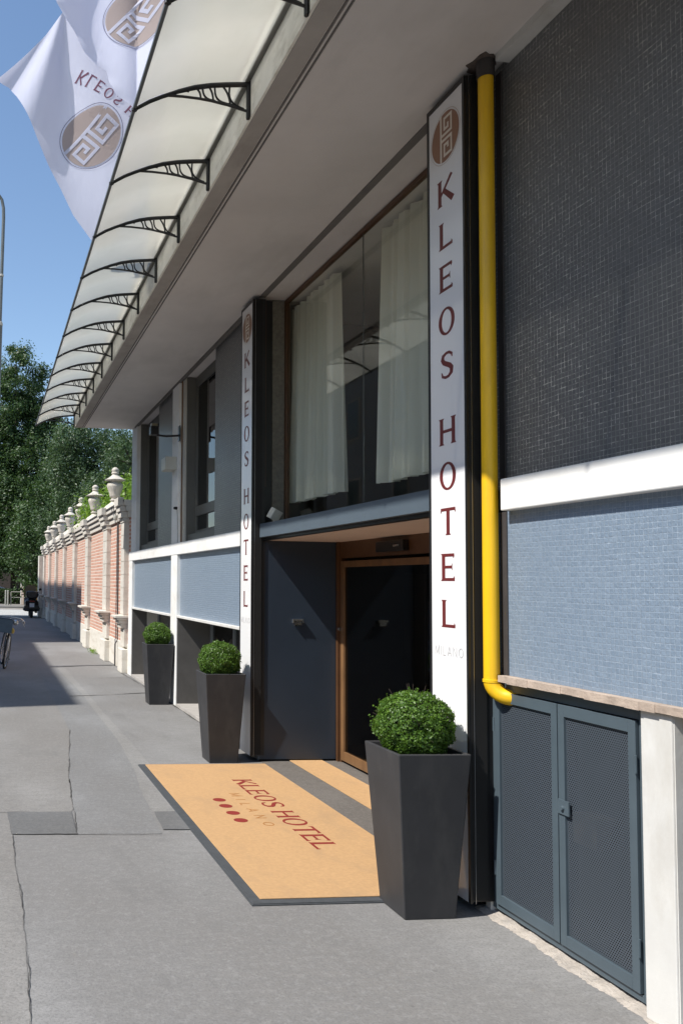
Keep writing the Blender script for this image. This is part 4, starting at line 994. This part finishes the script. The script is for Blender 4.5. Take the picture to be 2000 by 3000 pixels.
# ------------------------------------------------------------------ bicycle (front of it seen at the left edge)
Bk = thing('bicycle', 'parked bicycle with a blue-grey front basket cut off by the left edge', 'bicycle', (.37, 16.8, 0))
Bk.rotation_euler = (0, .13, .10)
def tor(c, R, r, ax, n=36):
    u, v = ax; return [tuple(Vector(c) + Vector(u) * R * math.cos(2 * PI * k / n) + Vector(v) * R * math.sin(2 * PI * k / n)) for k in range(n)]
def bwheel(c, u, par):
    w = MB().tube(tor(c, .335, .0, (u, (0, 0, 1))), .02, 8, closed=True).build('wheel', 'tyre', par, smooth=True, local=True)
    sk = MB().tube(tor(c, .312, .0, (u, (0, 0, 1))), .008, 6, closed=True)
    for k in range(16):
        a = 2 * PI * k / 16; sk.tube([c, tuple(Vector(c) + Vector(u) * .31 * math.cos(a) + Vector((0, 0, .31 * math.sin(a))))], .0018, 4)
    sk.build('rim', 'chrome', w, local=True); return w
us = Vector((-.26, -.96, 0)).normalized()
bwheel((0, 0, .345), us, Bk); bwheel((.06, 1.05, .345), Vector((0, 1, 0)), Bk)
MB().tube([(.03, .08, .345), (.02, .10, .70), (.02, .22, .86)], .012, 8).tube([(-.05, .04, .345), (-.04, .10, .70), (-.01, .22, .84)], .012, 8).build('fork', 'chrome', Bk, smooth=True, local=True)
MB().tube([(.0, .20, .82), (.03, .60, .30)], .017, 8).tube([(.03, .60, .30), (.03, .72, .88)], .015, 8).tube([(.0, .22, .74), (.03, .68, .62)], .014, 8).tube([(.03, .60, .30), (.06, 1.05, .345)], .012, 8).tube([(.03, .70, .72), (.06, 1.05, .345)], .01, 8).build('frame', 'bike', Bk, smooth=True, local=True)
MB().tube([(-.01, .22, .84), (-.01, .24, 1.0)], .013, 8).tube([(-.34, .30, .98), (-.28, .22, 1.02), (-.02, .20, 1.02), (.20, .16, 1.02), (.27, .24, .98), (.31, .34, .93)], .012, 8).build('handlebar', 'chrome', Bk, smooth=True, local=True)
MB().tube([(.27, .24, .98), (.315, .35, .925)], .019, 8).tube([(-.34, .30, .98), (-.36, .36, .95)], .019, 8).build('grip', 'chrome', Bk, smooth=True, local=True)
MB().tube([(.17, .12, .99), (.24, .10, .94), (.30, .18, .86)], .006, 6).build('brake_lever', 'chrome', Bk, local=True)
MB().lathe([(.001, -.05), (.03, -.045), (.055, 0), (.058, .02), (.001, .03)], 14, (.10, .10, .93), 'Y').build('headlight', 'chrome', Bk, smooth=True, local=True)
MB().lathe([(.001, -.06), (.035, -.05), (.045, 0), (.02, .05), (.001, .055)], 10, (.06, .10, .76)).build('reflector_bag', 'amber', Bk, smooth=True, local=True)
bs = MB()
for sx, sy, ex, ey in ((-.34, -.22, .0, -.22), (-.34, .06, 0, .06)): bs.box(sx, ex, sy - .004, sy + .004, .72, .98)
bs.box(-.344, -.336, -.22, .06, .72, .98).box(-.004, .004, -.22, .06, .72, .98).box(-.34, 0, -.22, .06, .715, .724)
bs.build('basket', 'basket', Bk, local=True)
MB().tube([(-.344, -.224, .985), (.004, -.224, .985), (.004, .064, .985), (-.344, .064, .985)], .008, 6, closed=True).build('basket_rim', 'bike', Bk, local=True)
MB().box(-.05, .11, .66, .92, .90, .95).build('saddle', 'black', Bk, bevel=.02, local=True)
MB().tube([(.03, .60, .30), (.10, .58, .16)], .009, 6).box(.08, .16, .54, .62, .14, .165).tube([(.03, .60, .30), (-.04, .62, .44)], .009, 6).build('pedal', 'chrome', Bk, local=True)
MB().tube([(.05, .60, .28), (.12, .70, .01)], .008, 6).build('kickstand', 'chrome', Bk, local=True)

# ------------------------------------------------------------------ motor scooter (seen from behind)
Sc = thing('motor_scooter', 'black motor scooter parked with its back to us by the end of the brick wall', 'scooter', (2.10, 39.7, 0)); Sc.scale = (1.22, 1.1, 1.03)
def S_(name, mb, mat, **k): return mb.build(name, mat, Sc, local=True, **k)
w = S_('wheel', MB().tube(tor((0, .28, .27), .21, 0, ((0, 1, 0), (0, 0, 1))), .065, 10, closed=True), 'tyre', smooth=True)
w = S_('wheel', MB().tube(tor((0, 1.55, .27), .21, 0, ((0, 1, 0), (0, 0, 1))), .055, 10, closed=True), 'tyre', smooth=True)
def loft(secs, n=20):
    mb = MB(); o = 0
    for (y, z, rx, rz, e) in secs:
        for k in range(n):
            a = 2 * PI * k / n; c, s = math.cos(a), math.sin(a)
            mb.v.append((rx * math.copysign(abs(c) ** e, c), y, z + rz * math.copysign(abs(s) ** e, s)))
    for i in range(len(secs) - 1):
        for k in range(n): mb.f.append((i * n + k, i * n + (k + 1) % n, (i + 1) * n + (k + 1) % n, (i + 1) * n + k))
    mb.f.append(tuple(range(n))); mb.f.append(tuple(range((len(secs) - 1) * n, len(secs) * n))); return mb
S_('body', loft([(-.05, .74, .12, .10, .8), (.05, .66, .25, .22, .7), (.35, .60, .29, .26, .7), (.75, .56, .24, .22, .7), (.95, .45, .22, .14, .7), (1.25, .50, .24, .20, .7), (1.4, .68, .26, .34, .8), (1.55, .70, .18, .28, .9)]), 'black', smooth=True)
S_('seat', loft([(.0, .86, .14, .05, .8), (.2, .88, .19, .07, .8), (.8, .86, .16, .07, .8), (.95, .84, .10, .05, .8)]), 'black_matt', smooth=True)
S_('top_box', loft([(-.34, 1.08, .17, .13, .6), (-.28, 1.08, .235, .165, .5), (.02, 1.08, .235, .17, .5), (.08, 1.08, .17, .14, .6)]), 'black', smooth=True)
S_('tail_light', MB().box(-.11, .11, -.09, -.03, .74, .80), 'red', bevel=.015)
S_('number_plate', MB().box(-.09, .09, -.142, -.132, .50, .68), 'plate')
S_('plate_holder', MB().box(-.10, .10, -.130, -.11, .42, .72).box(-.06, .06, -.11, .05, .44, .60), 'black')
S_('exhaust', MB().tube([(.17, .1, .28), (.19, .75, .26)], [.055, .05], 12), 'black', smooth=True)
S_('windscreen', MB().prism([(-.19, .98), (.19, .98), (.235, 1.2), (.20, 1.42), (.09, 1.50), (-.09, 1.50), (-.20, 1.42), (-.235, 1.2)], lambda a, b, d: (a, 1.38 - (b - .98) * .4 + a * a * -1.2 + d, b), .006), 'khaki', smooth=True)
S_('handlebar', MB().tube([(-.36, 1.12, 1.05), (-.2, 1.22, 1.06), (.2, 1.22, 1.06), (.36, 1.12, 1.05)], .018, 8), 'black', smooth=True)
S_('mirror', MB().tube([(.26, 1.2, 1.06), (.36, 1.22, 1.26)], .007, 6).lathe([(.001, -.012), (.06, -.01), (.06, .008), (.001, .012)], 14, (.38, 1.2, 1.30), 'Y'), 'black')
S_('mirror', MB().tube([(-.26, 1.2, 1.06), (-.36, 1.22, 1.26)], .007, 6).lathe([(.001, -.012), (.06, -.01), (.06, .008), (.001, .012)], 14, (-.38, 1.2, 1.30), 'Y'), 'black')
S_('side_panel', loft([(.0, .50, .30, .10, .8), (.3, .42, .34, .14, .7), (.6, .42, .30, .12, .8)]), 'black', smooth=True)

# ------------------------------------------------------------------ far side of the road
def railing(x0, x1, y, label):
    t = thing('guard_rail', label, 'railing', ((x0 + x1) / 2, y, .07), 'metal railings across the road')
    MB().tube([(x0, y, .98), (x1, y, .98)], .028, 8).tube([(x0, y, .60), (x1, y, .60)], .022, 8).build('rails', 'galv', t, smooth=True)
    n = max(2, int((x1 - x0) / 1.15) + 1)
    for i in range(n):
        x = x0 + (x1 - x0) * i / (n - 1); MB().tube([(x, y, .07), (x, y, .98)], .028, 8).build('post', 'galv', t, smooth=True)
railing(1.62, 2.75, 57.8, 'short galvanised railing between the bollards and the scooter')
railing(-4.0, .55, 57.8, 'long galvanised railing running out of the left edge')
pr_ = thing('bollard', 'pale round bollard at the left end of the short railing', 'bollard', (1.25, 57.7, .07), 'pale bollards across the road')
MB().tube([(0, 0, 0), (0, 0, .95)], .055, 12).build('bollard_post', 'galv', pr_, smooth=True, local=True)
MB().lathe([(.055, .95), (.065, .96), (.05, 1.0), (.001, 1.02)], 12).build('bollard_cap', 'galv', pr_, smooth=True, local=True)
b2 = dup(pr_, None, (1.42, 57.9, .07)); b2['label'] = 'pale round bollard, right one of the close pair'
V = thing('white_van', 'white van parked across the road at the left edge, partly behind the hedge', 'van', (-1.95, 66, 0))
def V_(name, mb, mat, **k): return mb.build(name, mat, V, local=True, **k)
V_('body', MB().prism([(-2.5, .45), (2.35, .45), (2.5, .75), (2.45, 1.15), (1.7, 1.35), (1.25, 2.05), (-2.4, 2.1), (-2.5, 1.9)], lambda a, b, d: (a + .9, d - .95, b), 1.9), 'bus', bevel=.06)
V_('window', MB().box(-.9, 1.6, -.958, -.951, 1.35, 1.85).box(1.75, 2.3, -.958, -.951, 1.35, 1.8), 'black')
V_('bumper', MB().box(-1.6, 3.4, -1.0, -.951, .45, .62), 'lamp_paint')
for x in (-.7, 2.4): V_('wheel', MB().tube(tor((x, -.93, .34), .25, 0, ((1, 0, 0), (0, 0, 1))), .09, 10, closed=True), 'tyre', smooth=True)
K = thing('kiosk', 'small orange boarded kiosk behind the scooter', 'kiosk', (3.35, 58.9, 0))
MB().box(2.75, 3.95, 58.4, 59.6, .07, 1.62).build('kiosk_body', 'kiosk', K)
MB().box(2.72, 2.79, 58.36, 58.43, .07, 1.66).box(3.30, 3.35, 58.36, 58.4, .07, 1.6).box(3.62, 3.66, 58.36, 58.4, .07, 1.6).build('kiosk_frame', 'bark', K)
MB().box(2.62, 4.08, 58.25, 59.75, 1.66, 1.74).build('kiosk_roof', 'conc_dark', K)
MB().box(2.95, 3.2, 58.37, 58.395, .9, 1.35).build('kiosk_poster', 'khaki', K)
Po = thing('advert_pillar', 'pale square post beside the orange kiosk', 'post', (2.45, 59.5, .07))
MB().box(2.33, 2.57, 59.4, 59.6, .07, 1.85).build('post_body', 'conc', Po, bevel=.02)
MB().box(2.30, 2.60, 59.37, 59.63, 1.85, 1.93).build('post_cap', 'conc', Po)

# ------------------------------------------------------------------ buildings across the street (they cast the street shadows and show in the glass)
def opposite(x0, x1, y0, y1, h, mat, label, rows, cols):
    t = thing('apartment_house', label, 'building', ((x0 + x1) / 2, (y0 + y1) / 2, 0), 'houses across the street')
    MB().box(x0, x1, y0, y1, 0, h).build('wall', mat, t)
    MB().box(x0 - .2, x1 + .02, y0, y1, h, h + .02).build('roof', 'conc_dark', t)
    for r in range(rows):
        for c in range(cols):
            y = y0 + (y1 - y0) * (c + .5) / cols; z = 1.2 + r * 3.1
            if z + 1.6 > h: continue
            f = MB().box(x1 + .0, x1 + .05, y - .55, y + .55, z, z + 1.6).build('window', 'opp_b', t)
            MB().box(x1 + .05, x1 + .055, y - .47, y + .47, z + .08, z + 1.52).build('pane', 'black', f)
X0 = -8.0
opposite(-16, X0, -14, 9.6, 6.2, 'opp_b', 'low brown house across the street, outside the picture', 2, 6)
opposite(-16, X0, 9.62, 21.6, 1.28 * (1.31 - X0), 'opp', 'grey mid-height house across the street, outside the picture', 3, 3)
opposite(-16, X0, 21.62, 40.2, 1.62 + 1.28 * (2.72 - X0), 'opp', 'tall grey house across the street, outside the picture', 4, 5)

# ================================================================== LIGHT, SKY, CAMERA
d = Vector((1, .25, -1.28)).normalized()
sun = bpy.data.lights.new('sun', 'SUN'); so = bpy.data.objects.new('sun', sun); COL.objects.link(so)
so.rotation_euler = d.to_track_quat('-Z', 'Y').to_euler()
sun.energy = 5.0; sun.angle = math.radians(.6); sun.color = (1.0, .955, .88)
wd = bpy.data.worlds.new('World'); S.world = wd; wd.use_nodes = True
nt = wd.node_tree; bg = nt.nodes['Background']
sk = nt.nodes.new('ShaderNodeTexSky'); sk.sky_type = 'NISHITA'; sk.sun_disc = False
sk.sun_elevation = math.asin(-d.z)
sk.sun_rotation = math.atan2(-d.x, -d.y)   # azimuth of the sun measured from +Y towards +X
sk.air_density = 1.15; sk.dust_density = .25; sk.ozone_density = 2.6; sk.altitude = 150
nt.links.new(sk.outputs[0], bg.inputs[0]); bg.inputs[1].default_value = .14

cam = bpy.data.cameras.new('camera'); co_ = bpy.data.objects.new('camera', cam); COL.objects.link(co_); S.camera = co_
yaw, pitch, roll = 0.107194828, 0.0555305037, -0.0169711687
cy, sy, cp, sp_, cr, sr = math.cos(yaw), math.sin(yaw), math.cos(pitch), math.sin(pitch), math.cos(roll), math.sin(roll)
Bm = Matrix(((1, 0, 0), (0, 0, -1), (0, 1, 0)))
Ry = Matrix(((cy, 0, -sy), (0, 1, 0), (sy, 0, cy))); Rp = Matrix(((1, 0, 0), (0, cp, sp_), (0, -sp_, cp))); Rr = Matrix(((cr, sr, 0), (-sr, cr, 0), (0, 0, 1)))
Mc = Rr @ Rp @ Ry @ Bm
R3 = Matrix((Mc[0], -Mc[1], -Mc[2])).transposed()
co_.matrix_world = Matrix.Translation((0, 0, 1.75)) @ R3.to_4x4()
cam.sensor_fit = 'VERTICAL'; cam.sensor_height = 36; cam.sensor_width = 24; cam.lens = 36 * 2450 / 3000
cam.shift_x = (1000 - 231.205) / 3000; cam.shift_y = (1568.134 - 1500) / 3000
cam.clip_start = .05; cam.clip_end = 600

S.view_settings.view_transform = 'Standard'; S.view_settings.look = 'None'; S.view_settings.gamma = 1
S.view_settings.exposure = .36
S.render.engine = 'CYCLES'
S.cycles.max_bounces = 10; S.cycles.diffuse_bounces = 5; S.cycles.transparent_max_bounces = 24
